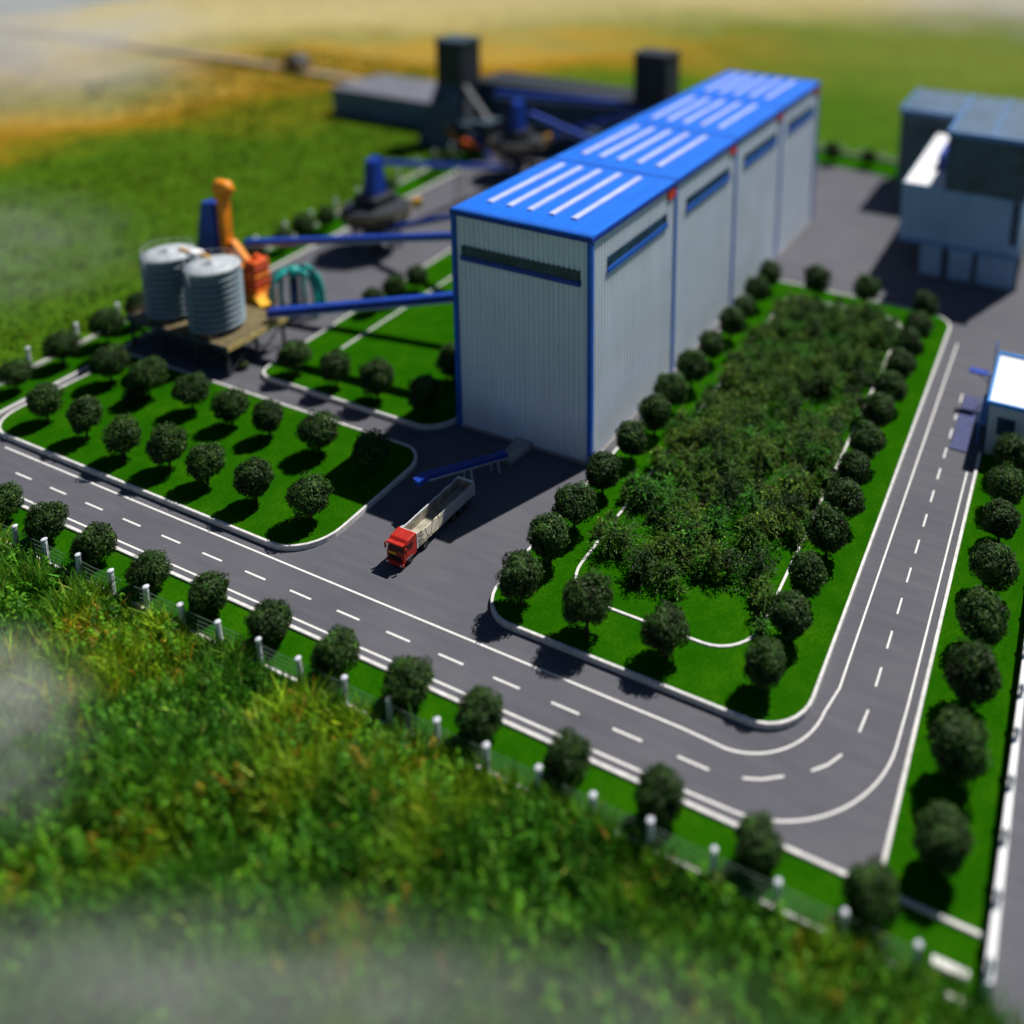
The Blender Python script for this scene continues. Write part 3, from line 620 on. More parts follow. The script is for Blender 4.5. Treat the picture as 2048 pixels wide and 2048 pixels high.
MB().bbox(-0.8, 0.8, -0.9, 0.9, 0, 1.2, 0.1).build("housing", M['white'], t); MB().tube([(0, 0.8, 0.6), (0, 3.4, 0.9), (0, 4.2, 0.4)], 0.22, 8).tube([(0, -0.8, 0.6), (0, -2.2, 0.9), (0, -3, 0.4)], 0.22, 8).build("pipe", M['yellow'], t)
MB().beam((-0.5, -4.6, 0.15), (-0.5, 4.6, 0.15), 0.9, 0.12).build("catwalk", M['silotop'], t)

def elevator():
    e = thing("bucket_elevator", "tall orange bucket elevator with a hooded head rising behind the silos", "elevator", (8.4, 76.0, 0))
    MB().box(-0.75, 0.75, -0.75, 0.75, 0.6, 22.4).build("leg_casing", M['orange'], e)
    MB().bbox(-1.2, 1.2, -1.2, 1.2, 0, 1.4, 0.1).build("boot", M['steel'], e)
    hd = MB(); hd.tube([(0, 1.5, 23.6), (0, 0.6, 24.2), (0, -0.8, 24.2), (0, -1.8, 23.4)], [0.9, 1.25, 1.25, 0.9], 12).box(-0.9, 0.9, -0.9, 0.9, 22.0, 24.0)
    hd.build("head", M['orange'], e)
    MB().beam((0, -1.6, 23.2), (-1.2, -0.6, 19.8), 0.8).build("discharge_chute", M['orange'], e)
    for k in range(18): MB().beam((-0.8, -0.8, 1.2 + k * 1.18), (-0.8, 0.8, 1.2 + k * 1.18), 0.12).build("stiffener", M['orange'], e)
    c = thing("blue_chute_tower", "deep blue slanted chute panel leaning beside the orange elevator", "chute", (8.0, 79.0, 0))
    mb = MB(); mb.add([(-1.0, -1.9, 8.5), (1.0, -1.9, 8.5), (1.0, 3.6, 8.5), (-1.0, 3.6, 8.5), (-0.9, -1.9, 21.0), (0.9, -1.9, 21.0), (0.9, 0.7, 21.2), (-0.9, 0.7, 21.2)],
                      [(3, 2, 1, 0), (4, 5, 6, 7), (0, 1, 5, 4), (1, 2, 6, 5), (2, 3, 7, 6), (3, 0, 4, 7)]); mb.build("casing", M['bluedeep'], c)
    for x in (-0.6, 0.6):
        for y in (-1.6, 1.6): MB().beam((x, y, 0), (x, y, 8.5), 0.22).build("leg", M['steel'], c)
    MB().beam((-0.6, -1.6, 0.5), (-0.6, 1.6, 8), 0.14).build("brace", M['steel'], c); MB().beam((0.6, 1.6, 0.5), (0.6, -1.6, 8), 0.14).build("brace", M['steel'], c)
elevator()
t = thing("transfer_duct", "orange transfer duct joining the elevator to the red and orange screening tower", "duct", (8.6, 74.8, 6.0))
MB().box(-0.9, 0.9, -2.9, 0.35, 0, 4.2).build("casing", M['orange'], t); MB().beam((0, 0.3, 8.5), (0.3, -3.2, 4.6), 1.1, 1.0).build("chute", M['orange'], t)
MB().box(-1.0, 1.0, -3.0, 0.4, -6.0, -0.01).build("support", M['steel'], t)
def mixer():
    m = thing("screening_machine", "red and orange screening tower with a bright yellow outlet beside the front silo", "screening machine", (9.4, 70.6, 0))
    MB().bbox(-1.5, 1.5, -1.2, 1.2, 6.0, 11.8, 0.12).build("upper_housing", M['redorange'], m)
    MB().bbox(-2.0, 1.8, -1.9, 1.6, 3.0, 5.98, 0.12).build("lower_housing", M['orange'], m)
    for k in range(4): MB().bbox(-1.62, 1.62, -1.32, 1.32, 6.3 + 1.35 * k, 6.55 + 1.35 * k, 0.05).build("band", M['cab' if k % 2 else 'orange'], m)
    MB().beam((-1.0, -0.8, 5.6), (-2.4, -4.2, 4.8), 1.6, 1.0).build("outlet_spout", M['yellow'], m)
    [MB().beam((x, y, 0), (x, y, 3.0), 0.25).build("leg", M['steel'], m) for x in (-1.3, 1.3) for y in (-1, 1)]
    MB().tube([(0, 0, 11.6), (0, 0, 12.6)], 0.5, 12).build("inlet", M['redorange'], m)
mixer()
def ducts():
    d = thing("dust_ducts", "teal arched dust ducts curving over together on the yard behind the conveyor", "ducting", (14.2, 67.6, 0))
    for k in range(10):
        a = R_(-80 + 27 * k); r = 2.7 + 0.3 * (k % 2); rad = 0.42
        pts = [(math.cos(a) * s * r * 1.15 * 1.3, math.sin(a) * s * r * 1.5, z) for s, z in ((0.0, 8.3), (0.35, 8.4), (0.65, 7.9), (0.88, 6.7), (0.98, 4.8), (1.0, 2.6), (1.0, 0.1))]
        MB().tube(pts, rad, 10).build("duct", M['teal'], d)
    MB().lathe([(0.9, 7.4), (1.25, 7.9), (1.1, 8.9), (0.3, 9.2)], n=16).build("hood", M['teal'], d)
    MB().lathe([(1.6, -0.02), (1.6, 0.8), (0.7, 1.4), (0.6, 7.6)], n=14).build("centre_column", M['steel'], d)
    MB().tube([(-1.6, -1.2, 0), (-0.7, -0.4, 6)], 0.2, 8).build("stay", M['blue'], d)
ducts()

# ------------------------------------------------------------------ conveyors
def conveyor(name_label, a, b, w, h, legs=(), mcol='bluedeep', group=None):
    a = Vector(a); b = Vector(b); c = thing("conveyor", name_label, "conveyor", tuple(a), group=group); d = b - a
    mb = MB().beam((0, 0, 0), d, w, h)
    off = Vector((0, 0, -h / 2 - 0.14)); MB().beam(off, d + off, w * 0.9, 0.24).build("truss", M['wall'], c)
    n = int(d.length / 3); sd = d.cross(Vector((0, 0, 1))).normalized() * (w / 2 + 0.05)
    for k in range(n + 1):
        p = d * (k / n)
        for s in (-1, 1): mb.beam(p + sd * s + Vector((0, 0, -h / 2)), p + sd * s + Vector((0, 0, h / 2 + 0.05)), 0.08)
    mb.build("gallery", M[mcol], c)
    for t in legs:
        p = d * t; zb = -a.z; lb = MB()
        for s in (-1, 1): lb.beam(p + sd * s + Vector((0, 0, -h / 2)), Vector((p.x + sd.x * s * 1.8, p.y + sd.y * s * 1.8, zb)), 0.22)
        lb.beam(Vector((p.x - sd.x * 1.4, p.y - sd.y * 1.4, zb + (p.z - zb) * .4)), Vector((p.x + sd.x * 1.4, p.y + sd.y * 1.4, zb + (p.z - zb) * .4)), 0.15)
        lb.build("trestle", M['steel'], c)
    return c
conveyor("blue enclosed conveyor from the silo platform up across the lawn to the warehouse", (3.6, 61.6, 6.6), (11.5, 21.3, 15.6), 1.5, 1.1, ())
conveyor("long blue conveyor from behind the elevator across the yard to the warehouse", (15.0, 79.5, 11.0), (28.0, 21.3, 19.2), 1.3, 0.9, ())
conveyor("short blue conveyor rising from the crushing station to the warehouse", (40.5, 71.0, 6.0), (39.0, 21.3, 23.5), 1.2, 0.9, ())
conveyor("blue conveyor sloping down from the crusher hood toward the far plant", (42.8, 75.5, 18.8), (92, 76.0, 3.0), 1.3, 1.0, (0.55,))

# ------------------------------------------------------------------ crushing stations
def crusher(loc, s, label, hoodcol='bluedeep'):
    c = thing("crushing_station", label, "crushing station", loc); c.scale = (s, s, s)
    prof = [(3.4, 5.2), (6.4, 6.6), (7.0, 8.0), (6.6, 9.6), (3.0, 10.2)]
    MB().lathe(prof, n=10, smooth=False).build("hopper", M['black'], c)
    mb = MB(); ring = [(7.25 * math.cos(a), 7.25 * math.sin(a), 9.2) for a in np.linspace(0, 2 * math.pi, 11)]
    mb.tube(ring, 0.12, 6, False).tube([(x, y, 8.2) for x, y, z in ring], 0.12, 6, False)
    for x, y, z in ring[:-1]: mb.tube([(x, y, 8.0), (x, y, 9.2)], 0.08, 5)
    mb.build("railing", M['tan'], c)
    for k in range(6):
        a = k * math.pi / 3 + 0.3
        MB().beam((4.6 * math.cos(a), 4.6 * math.sin(a), 0), (4.2 * math.cos(a), 4.2 * math.sin(a), 7), 0.5).build("leg", M['steel'], c)
    MB().beam((6.8, -3.6, 8.4), (8.4, -4.4, 8.2), 1.0, 1.9).build("yellow_guard", M['yellow'], c)
    hd = MB(); hd.add([(-1.9, -1.6, 10), (1.9, -1.6, 10), (1.9, 1.6, 10), (-1.9, 1.6, 10), (-1.0, -1.2, 19.2), (1.2, -1.2, 19.8), (1.2, 1.2, 19.8), (-1.0, 1.2, 19.2)],
                      [(3, 2, 1, 0), (4, 5, 6, 7), (0, 1, 5, 4), (1, 2, 6, 5), (2, 3, 7, 6), (3, 0, 4, 7)]); hd.build("hood", M[hoodcol], c)
    MB().bbox(-3.2, 3.2, -2.8, 2.8, 10.05, 12.2, 0.2).build("feed_box", M['black'], c)
    MB().lathe([(1.0, 0.4), (1.1, 3.0), (3.2, 5.3)], n=12).build("cone", M['steel'], c)
    mb = MB()
    for k in range(6):
        a = k * math.pi / 3 + 0.3; b = a + math.pi / 3
        mb.beam((4.5 * math.cos(a), 4.5 * math.sin(a), 0.6), (4.3 * math.cos(b), 4.3 * math.sin(b), 5.4), 0.2)
    mb.build("brace", M['steel'], c)
    return c
crusher((42.4, 75.2, 0), 1.0, "dark round crushing station with a tall blue hood beside the left road")
crusher((95, 77.0, 0), 1.0, "second crushing station farther back against the dark far buildings", 'bluedeep')

# ------------------------------------------------------------------ far plant
def far_plant():
    a = thing("storage_shed", "long low slate blue shed with a pale grey roof at far left", "shed", (117, 118, 0))
    MB().box(0, 22, 2.5, 43, 0, 8).build("wall", M['shedwall'], a)
    MB().box(-0.4, 22.4, 2.1, 43.4, 8, 8.4).build("roof", M['shedroof'], a)
    b = thing("storage_shed", "long tall dark shed running behind the warehouse between the two dark towers", "shed", (118, 28, 0))
    MB().box(0, 14, 0, 79.5, 0, 16.4).build("wall", M['dark'], b)
    MB().box(-0.3, 14.3, -0.3, 79.8, 16.4, 16.9).build("roof", M['black'], b)
    [MB().box(-0.12, 0.0, k * 8.0 + 1.0, k * 8.0 + 1.4, 0, 16.3).build("pilaster", M['black'], b) for k in range(10)]
    t = thing("tower", "dark square process tower with dusty sloping flanks at far left", "tower", (114, 110, 0))
    MB().box(-4.2, 4.2, -4.4, 4.4, 0, 29.0).build("shaft", M['black'], t)
    MB().box(-4.6, 4.6, -4.8, 4.8, 29.0, 29.7).build("roof", M['dark'], t)
    mb = MB(); mb.add([(-10, -7, 0), (-4.25, -7, 0), (-4.25, 7.5, 0), (-10, 7.5, 0), (-6.5, -3.6, 13), (-4.25, -3.6, 17), (-4.25, 4.4, 17), (-6.5, 4.4, 13)],
                      [(3, 2, 1, 0), (4, 5, 6, 7), (0, 1, 5, 4), (1, 2, 6, 5), (2, 3, 7, 6), (3, 0, 4, 7)]); mb.build("flank", M['dark'], t)
    MB().beam((-6, -8.5, 1), (-3, -4.9, 14), 2.2, 1.4).build("dusty_chute", M['dust'], t)
    MB().bbox(-9, -5, -14, -8.5, 0, 4.4, 0.2).build("annex", M['black'], t)
    MB().beam((-10, -15, 2.2), (-10.4, -9, 3.2), 1.0).beam((-11, -19, 1.2), (-10.6, -15.4, 2.2), 0.8).build("orange_feeder", M['redorange'], t)
    t2 = thing("tower", "near-black square tower standing directly behind the warehouse roof", "tower", (121, 50.5, 16.9))
    MB().box(-4, 4, -4.8, 4.8, 0.0, 13.4).build("shaft", M['black'], t2)
    MB().box(-4.3, 4.3, -5.1, 5.1, 13.4, 13.9).build("roof", M['black'], t2)
    conveyor("deep blue conveyor along the top of the dark far shed", (112, 96, 15.5), (115, 56, 17.2), 1.4, 1.5, ())
    conveyor("deep blue conveyor crossing diagonally in front of the dark far shed", (106, 78, 6.0), (114, 52, 16.2), 1.4, 1.3, ())
    conveyor("faint blue conveyor from the second crusher toward the warehouse back", (96, 74, 16.5), (100, 56, 10.0), 1.4, 1.3, ())
    for (x, y, z), (w_, d_, h_), lab in (((107, 104, 0), (5, 6, 7), "dark squat machine house at the foot of the left tower"), ((104, 93, 0), (6, 5, 10), "dark screen house between the left tower and second crusher"), ((110, 66, 0), (6, 7, 9), "dark screen house in front of the long dark shed")):
        m_ = thing("machine_house", lab, "machine house", (x, y, z))
        MB().box(-w_ / 2, w_ / 2, -d_ / 2, d_ / 2, h_ * 0.4, h_).build("housing", M['black'], m_); MB().box(-w_ / 2 - .3, w_ / 2 + .3, -d_ / 2 - .3, d_ / 2 + .3, h_, h_ + 0.3).build("roof", M['dark'], m_)
        for a_ in (-1, 1):
            for b_ in (-1, 1): MB().beam((a_ * w_ * .42, b_ * d_ * .42, 0), (a_ * w_ * .42, b_ * d_ * .42, h_ * .4), 0.35).build("leg", M['steel'], m_)
        MB().beam((-w_ / 2 - 0.3, -d_ * .7, 0.4), (-w_ / 2 - 0.3, d_ * .4, h_ * .8), 0.7).build("chute", M['orange' if h_ == 7 else 'bluedeep'], m_)
    conveyor("dark inclined conveyor from the machine house up the left tower", (104, 92, 9.5), (112, 107, 17.0), 1.3, 1.2, (), 'steel')
far_plant()

# ------------------------------------------------------------------ truck and its loading conveyor
def truck():
    """nose at local x=0, body running +x"""
    t = thing("dump_truck", "red-cabbed truck with a long open grey trailer parked under the blue loading conveyor", "truck", (-25.6, 10.45, 0))
    def prism(prof, y0, y1):
        n = len(prof); mb = MB()
        mb.add([(x, y0, z) for x, z in prof] + [(x, y1, z) for x, z in prof],
               [tuple(range(n)), tuple(range(2 * n - 1, n - 1, -1))] + [(i, i + n, (i + 1) % n + n, (i + 1) % n) for i in range(n)]); return mb
    cab = prism([(0.0, 0.75), (0.0, 1.75), (0.12, 2.0), (0.42, 2.95), (0.75, 3.28), (2.05, 3.42), (2.15, 3.3), (2.15, 0.75)], -1.25, 1.25).build("cab", M['cab'], t)
    bv = cab.modifiers.new("bevel", 'BEVEL'); bv.width = 0.09; bv.segments = 3
    ws = MB(); ws.add([(0.055, -1.08, 2.04), (0.055, 1.08, 2.04), (0.33, 1.0, 2.88), (0.33, -1.0, 2.88), (0.12, -1.08, 2.04), (0.12, 1.08, 2.04), (0.42, 1.0, 2.88), (0.42, -1.0, 2.88)],
                      [(0, 3, 2, 1), (4, 5, 6, 7), (0, 1, 5, 4), (2, 3, 7, 6), (1, 2, 6, 5), (0, 4, 7, 3)]); ws.build("windscreen", M['windscreen'], cab)
    MB().box(0.5, 1.5, -1.275, -1.24, 2.05, 2.8).build("side_window", M['windscreen'], cab); MB().box(0.5, 1.5, 1.24, 1.275, 2.05, 2.8).build("side_window", M['windscreen'], cab)
    MB().bbox(-0.10, 0.42, -1.15, 1.15, 2.92, 3.10, 0.04).build("sun_visor", M['cab'], cab)
    MB().bbox(-0.06, 0.0, -0.15, 0.95, 1.62, 1.92, 0.02).build("front_badge_panel", M['yellow'], cab)
    g = MB(); g.box(-0.05, 0.0, -0.85, 0.85, 0.95, 1.5); [g.box(-0.09, -0.052, -0.85, 0.85, 1.0 + i * 0.13, 1.04 + i * 0.13) for i in range(4)]; g.build("grille", M['grille'], cab)
    MB().bbox(-0.22, 0.1, -1.27, 1.27, 0.38, 0.82, 0.06).build("bumper", M['cab'], cab)
    for y in (-1.0, 1.0): MB().bbox(-0.26, -0.2, y - 0.18, y + 0.18, 0.5, 0.72, 0.03).build("headlight", M['lamp'], cab)
    for s in (-1, 1):
        MB().bbox(0.02, 0.2, s * 1.5 - 0.12, s * 1.5 + 0.12, 2.0, 2.75, 0.05).beam((0.15, s * 1.2, 2.7), (0.12, s * 1.5, 2.7), 0.05).build("mirror", M['cab'], cab)
        MB().bbox(0.35, 1.35, s * 1.27 - 0.08, s * 1.27 + 0.08, 0.95, 1.1, 0.03).build("step", M['steel'], cab)
    ch = MB().box(1.2, 12.6, -0.5, -0.3, 0.7, 1.0).box(1.2, 12.6, 0.3, 0.5, 0.7, 1.0).box(2.2, 12.4, -1.0, 1.0, 1.001, 1.12); ch.build("chassis", M['steel'], t)
    x0, x1, zt = 2.35, 12.75, 2.85
    def wall(pts_a, pts_b, th, n=(0, 1, 0)):
        mb = MB(); nv = Vector(n) * th; vs = []
        for p in pts_a + pts_b[::-1]: vs.append(Vector(p))
        N = len(vs); mb.add(vs + [v + nv for v in vs], [tuple(range(N)), tuple(range(2 * N - 1, N - 1, -1))] + [(i, (i + 1) % N, (i + 1) % N + N, i + N) for i in range(N)]); return mb
    n = 14; top = [(x0 + (x1 - x0) * i / n, -1.25, zt + (0.05 * math.sin(i * 1.9) + (0.28 if i == 0 else 0))) for i in range(n + 1)]
    bot = [(p[0], p[1], 1.13) for p in top]
    wall(top, bot, 0.09).build("side_panel", M['patched'], t)
    top2 = [(p[0], 1.16, p[2] + 0.05 * math.cos(i * 2.3)) for i, p in enumerate(top)]; bot2 = [(p[0], p[1], 1.13) for p in top2]
    wall(top2, bot2, 0.09).build("side_panel", M['wall'], t)
    MB().box(x1, x1 + 0.1, -1.25, 1.25, 0.95, zt + 0.08).build("tailgate", M['wall'], t)
    MB().box(x0 - 0.1, x0, -1.25, 1.25, 1.13, zt + 0.3).build("headboard", M['white'], t)
    MB().box(x0 + 0.01, x1 - 0.01, -1.15, 1.15, 1.13, 1.45).build("load_bed", M['interior'], t)
    MB().box(x0 + 0.01, x1 - 0.01, -1.155, -1.12, 1.451, zt - 0.1).box(x0 + 0.01, x1 - 0.01, 1.12, 1.155, 1.451, zt - 0.1).box(x0 + 0.011, x0 + 0.06, -1.119, 1.119, 1.451, zt - 0.1).box(x1 - 0.06, x1 - 0.011, -1.119, 1.119, 1.451, zt - 0.1).build("bed_liner", M['interior'], t)
    for i in range(10):
        x = x0 + 0.5 + i * 1.04
        MB().box(x, x + 0.09, 1.252, 1.32, 1.1, zt - 0.05).build("stake", M['wall'], t)
    def wheel(x, y):
        w = MB(); prof = [(0.26, -0.16), (0.46, -0.16), (0.52, -0.11), (0.52, 0.11), (0.46, 0.16), (0.26, 0.16)]; m = 22; vs = []
        for r, yy in prof:
            for k in range(m): a = 2 * math.pi * k / m; vs.append((x + r * math.cos(a), y + yy, 0.52 + r * math.sin(a)))
        w.add(vs, [(i * m + k, (i + 1) * m + k, (i + 1) * m + (k + 1) % m, i * m + (k + 1) % m) for i in range(5) for k in range(m)], True)
        ty = w.build("wheel", M['tyre'], t)
        r_ = MB(); r_.add([(x + 0.28 * math.cos(2 * math.pi * k / m), y + s * 0.1, 0.52 + 0.28 * math.sin(2 * math.pi * k / m)) for s in (-1, 1) for k in range(m)],
                          [tuple(range(m)), tuple(range(2 * m - 1, m - 1, -1))] + [(k, (k + 1) % m, (k + 1) % m + m, k + m) for k in range(m)]); r_.build("rim", M['rim'], ty)
    for x in (1.05, 3.7, 8.9, 10.15, 11.4):
        for y in (-1.05, 1.05): wheel(x, y)
    return t
truck()
c = thing("loading_conveyor", "short blue belt conveyor reaching from the warehouse wall over the truck trailer", "conveyor", (-3.9, 10.4, 0))
a = Vector((-1.4, -0.6, 2.0)); b = Vector((-12.4, 3.2, 4.7))
MB().beam(a, b, 1.05, 0.55).build("belt_cover", M['bluedeep'], c)
d = (b - a).normalized(); MB().beam(b, b + d * 1.5 + Vector((0, 0, -0.55)), 1.2, 0.7).build("head_hood", M['bluedeep'], c)
MB().beam(a + Vector((0, 0, -0.42)), b + Vector((0, 0, -0.42)), 0.9, 0.26).build("truss", M['silotop'], c)
MB().tube([b + d * 0.7 + Vector((0, 0, -0.4)), b + d * 0.7 + Vector((0, 0, -1.4))], 0.28, 10).build("drop_spout", M['steel'], c)
for f_, o_, q_ in ((0.15, -.5, (-2.9, -0.7, 0)), (0.15, .5, (-2.9, 0.6, 0)), (0.5, -.5, (-6.9, 0.5, 0)), (0.5, .5, (-6.9, 1.9, 0))):
    MB().beam(a + (b - a) * f_ + Vector((0, o_, -0.5)), Vector(q_), 0.16).build("support_leg", M['silotop'], c)
mb = MB(); mb.add([(3.7, -1.5, 0), (3.7, 1.3, 0), (-0.6, 1.0, 0), (-0.9, -1.0, 0), (3.7, -1.5, 0.9), (3.7, 1.3, 0.9), (-0.6, 0.9, 0.6), (-0.9, -0.9, 0.6)],
                  [(0, 1, 2, 3), (7, 6, 5, 4), (0, 4, 5, 1), (1, 5, 6, 2), (2, 6, 7, 3), (3, 7, 4, 0)]); mb.build("feed_housing", M['concrete'], c)

# ------------------------------------------------------------------ fences and wall
def fence(name, label, P0, P1, spacing, h, base_h=0.5, wires=True, post_r=0.27, n=None, base_gaps=(), wire_on=True, loc_z=0.0, tilt=0.03):
    P0 = Vector((*P0, 0)); P1 = Vector((*P1, 0)); L = (P1 - P0).length; n = n or int(round(L / spacing)); d = (P1 - P0) / n; dn = d.normalized(); sd = Vector((-dn.y, dn.x, 0))
    f = thing(name, label, "fence", (P0.x, P0.y, loc_z))
    base = None
    for i in range(n + 1):
        p = d * i; r = post_r * random.uniform(0.92, 1.1); tx = random.uniform(-tilt, tilt); ty = random.uniform(-tilt, tilt); hh = h * random.uniform(0.95, 1.05)
        if base is None or i % 5 == 0:
            mb = MB(); k = 8
            prof = [(1.05, 0), (1.0, 0.4 * hh), (0.96, 0.8 * hh), (0.92, 0.93 * hh), (1.18, 0.935 * hh), (1.15, 0.97 * hh), (0.5, 1.0 * hh)]
            vs = [];
            for rr, z in prof:
                for q in range(k):
                    a = 2 * math.pi * (q + 0.5) / k; jr = 1 + random.uniform(-0.06, 0.06)
                    vs.append((rr * r * math.cos(a) * jr + tx * z, rr * r * math.sin(a) * jr + ty * z, z))
            m_ = len(prof); mb.add(vs, [(a * k + b_, a * k + (b_ + 1) % k, (a + 1) * k + (b_ + 1) % k, (a + 1) * k + b_) for a in range(m_ - 1) for b_ in range(k)] + [tuple((m_ - 1) * k + q for q in range(k))])
            base = mb.build("post", M['post'], f); o = base
        else: o = base.copy(); scene.collection.objects.link(o); o.parent = f
        o.location = p; o.rotation_euler = (random.uniform(-tilt, tilt), random.uniform(-tilt, tilt), random.uniform(0, 6))
    if base_h: mb = MB(); kerb_bar(mb, [(0, 0), ((P1 - P0).x * 0.5, (P1 - P0).y * 0.5), ((P1 - P0).x, (P1 - P0).y)], 0.3, base_h, z0=-0.3); mb.build("base_wall", M['kerb'], f)
    if wires:
        mb = MB()
        for i in range(n):
            a = d * i; b = d * (i + 1); sag = random.uniform(0.02, 0.15)
            for z in (0.75, 1.3, 1.85, 2.45):
                if z > h - 0.3: continue
                mid = (a + b) / 2 + Vector((0, 0, -sag)); zz = Vector((0, 0, z))
                mb.beam(a + zz, mid + zz, 0.035).beam(mid + zz, b + zz, 0.035)
            m_ = int(d.length / 0.45)
            for q in range(1, m_):
                p = a + d * (q / m_); mb.beam(p + Vector((0, 0, base_h)), p + Vector((random.uniform(-.05, .05), 0, min(h - 0.35, 2.45) - sag * math.sin(math.pi * q / m_))), 0.022)
        mb.build("wire_mesh", M['wire'], f)
    return f
fence("roadside_fence", "long wire mesh fence on white concrete posts between the roadside trees and the meadow", (-41.6, 73.3), (-41.6, -52.05), 5.45, 3.2, 0.16, n=23, post_r=0.27)
fence("boundary_fence", "white post fence with a white base wall along the left green verge", (-32.4, 87.6), (106, 101.5), 7.7, 4.3, 0.7, wires=False, post_r=0.3)
fence("back_fence", "pale fence on the grass verge beyond the far end of the yard", (152, -40), (156, 60), 6.0, 2.2, 0.9, wires=False, post_r=0.3)
wl_ = thing("boundary_wall", "high white boundary wall with small pointed posts at the right edge", "wall", (-42.0, -57.0, 0))
MB().bbox(0, 67.0, -0.3, 0.3, -0.3, 3.0, 0.06).build("panel", M['white'], wl_)
for k in range(14): MB().lathe([(0.2, 3.0), (0.2, 3.6), (0.3, 3.62), (0.08, 4.3)], k * 5.0 + 0.8, 0.0, 8, False).build("post", M['white'], wl_)
t = thing("concrete_block", "low white concrete block lying on the grass near the lower right fence corner", "block", (-40.4, -54.2, 0.12)); MB().bbox(-0.35, 0.35, -1.5, 1.3, 0, 0.5, 0.06).build("body", M['kerb'], t)
[MB().bbox(-0.4, 0.4, y - .1, y + .1, -0.05, 0.06, 0.02).build("foot", M['concrete'], t) for y in (-1.0, 0.8)]
t = thing("base_slab", "low pale concrete strip on the grass behind the last fence post", "concrete strip", (-42.2, -54.0, 0.0)); MB().bbox(-0.3, 0.3, -3.0, 1.6, -0.1, 0.45, 0.06).build("body", M['kerb'], t)
t = thing("marker_post", "small white marker post on the lawn left of the warehouse", "marker", (6.2, 24.3, 0.59)); MB().lathe([(0.22, 0), (0.2, 0.7), (0.42, 0.72), (0.4, 1.0), (0.1, 1.15)], n=10).build("body", M['white'], t)
MB().lathe([(0.34, -0.02), (0.34, 0.06)], n=10).build("base", M['concrete'], t)

# far vehicles on the pale track
def car(loc, rz, m, label):
    c = thing("parked_car", label, "car", loc, rz)
    mb = MB(); prof = [(-2.3, 0.5), (-2.35, 1.0), (-1.5, 1.15), (-0.8, 1.75), (1.3, 1.8), (2.1, 1.2), (2.3, 1.1), (2.3, 0.5)]; n = len(prof)
    mb.add([(x, y, z) for y in (-0.95, 0.95) for x, z in prof], [tuple(range(n)), tuple(range(2 * n - 1, n - 1, -1))] + [(i, i + n, (i + 1) % n + n, (i + 1) % n) for i in range(n)]); mb.build("body", m, c)
    MB().box(-0.7, 1.2, -0.97, 0.97, 1.25, 1.65).build("window", M['glass'], c)
    for x in (-1.4, 1.4):
        for s in (-0.85, 0.85):
            w = MB(); k = 14; w.add([(x + 0.36 * math.cos(2 * math.pi * i / k), s + o, 0.36 + 0.36 * math.sin(2 * math.pi * i / k)) for o in (-0.12, 0.12) for i in range(k)],
                                    [tuple(range(k)), tuple(range(2 * k - 1, k - 1, -1))] + [(i, (i + 1) % k, (i + 1) % k + k, i + k) for i in range(k)]); w.build("wheel", M['tyre'], c)
    c.scale = (2.6, 2.6, 2.6)
car((157.5, 218.5, 0.95), R_(80), M['black'], "dark vehicle on the pale far track, nearer the dark sheds")

# ------------------------------------------------------------------ trees
def leaf_quads(centres, normals, size, spread=0.6):
    n = len(centres); nr = normals + rng.normal(0, spread, (n, 3)); nr /= np.linalg.norm(nr, axis=1, keepdims=True) + 1e-9
    t = rng.normal(0, 1, (n, 3)); t -= nr * (t * nr).sum(1, keepdims=True); t /= np.linalg.norm(t, axis=1, keepdims=True) + 1e-9
    b = np.cross(nr, t); s = size * rng.uniform(0.6, 1.3, (n, 1)); w = s * rng.uniform(0.45, 0.75, (n, 1))
    return np.stack([centres - t * s, centres - b * w * 1.0, centres + t * s, centres + b * w], 1)
def tints(n, base, var, warm=0.0, clump=None):
    c = np.array(base)[None, :] * rng.lognormal(0, var, (n, 1)); c = c * (1 + rng.normal(0, 0.12, (n, 3)))
    if warm: k = rng.random((n, 1)) < warm; c = np.where(k, c * np.array([2.4, 1.5, 1.0]), c)
    if clump is not None: c = c * clump[:, None]
    return np.clip(c, 0.001, 0.9)
def make_crown(rad, zc, seed, nleaf=8500, base=(0.023, 0.058, 0.009), squash=1.0):
    g = np.random.default_rng(seed); nl = 64
    dirs = g.normal(0, 1, (nl, 3)); dirs /= np.linalg.norm(dirs, axis=1, keepdims=True)
    cc = dirs * rad * g.uniform(0.52, 0.72, (nl, 1)); cr = rad * g.uniform(0.27, 0.36, nl)
    cc[:, 2] *= squash; bright = g.lognormal(0, 0.28, nl)
    which = g.integers(0, nl, nleaf); dd = g.normal(0, 1, (nleaf, 3)); dd /= np.linalg.norm(dd, axis=1, keepdims=True)
    rr = g.uniform(0.55, 1.08, (nleaf, 1)) ** 0.6
    p = cc[which] + dd * cr[which][:, None] * rr
    nrm = dd * 0.7 + p / rad * 0.6 + np.array([0, 0, 0.35])
    q = leaf_quads(p, nrm, 0.17, 0.45) + np.array([0, 0, zc])
    return q, tints(nleaf, base, 0.30, 0.05, bright[which])
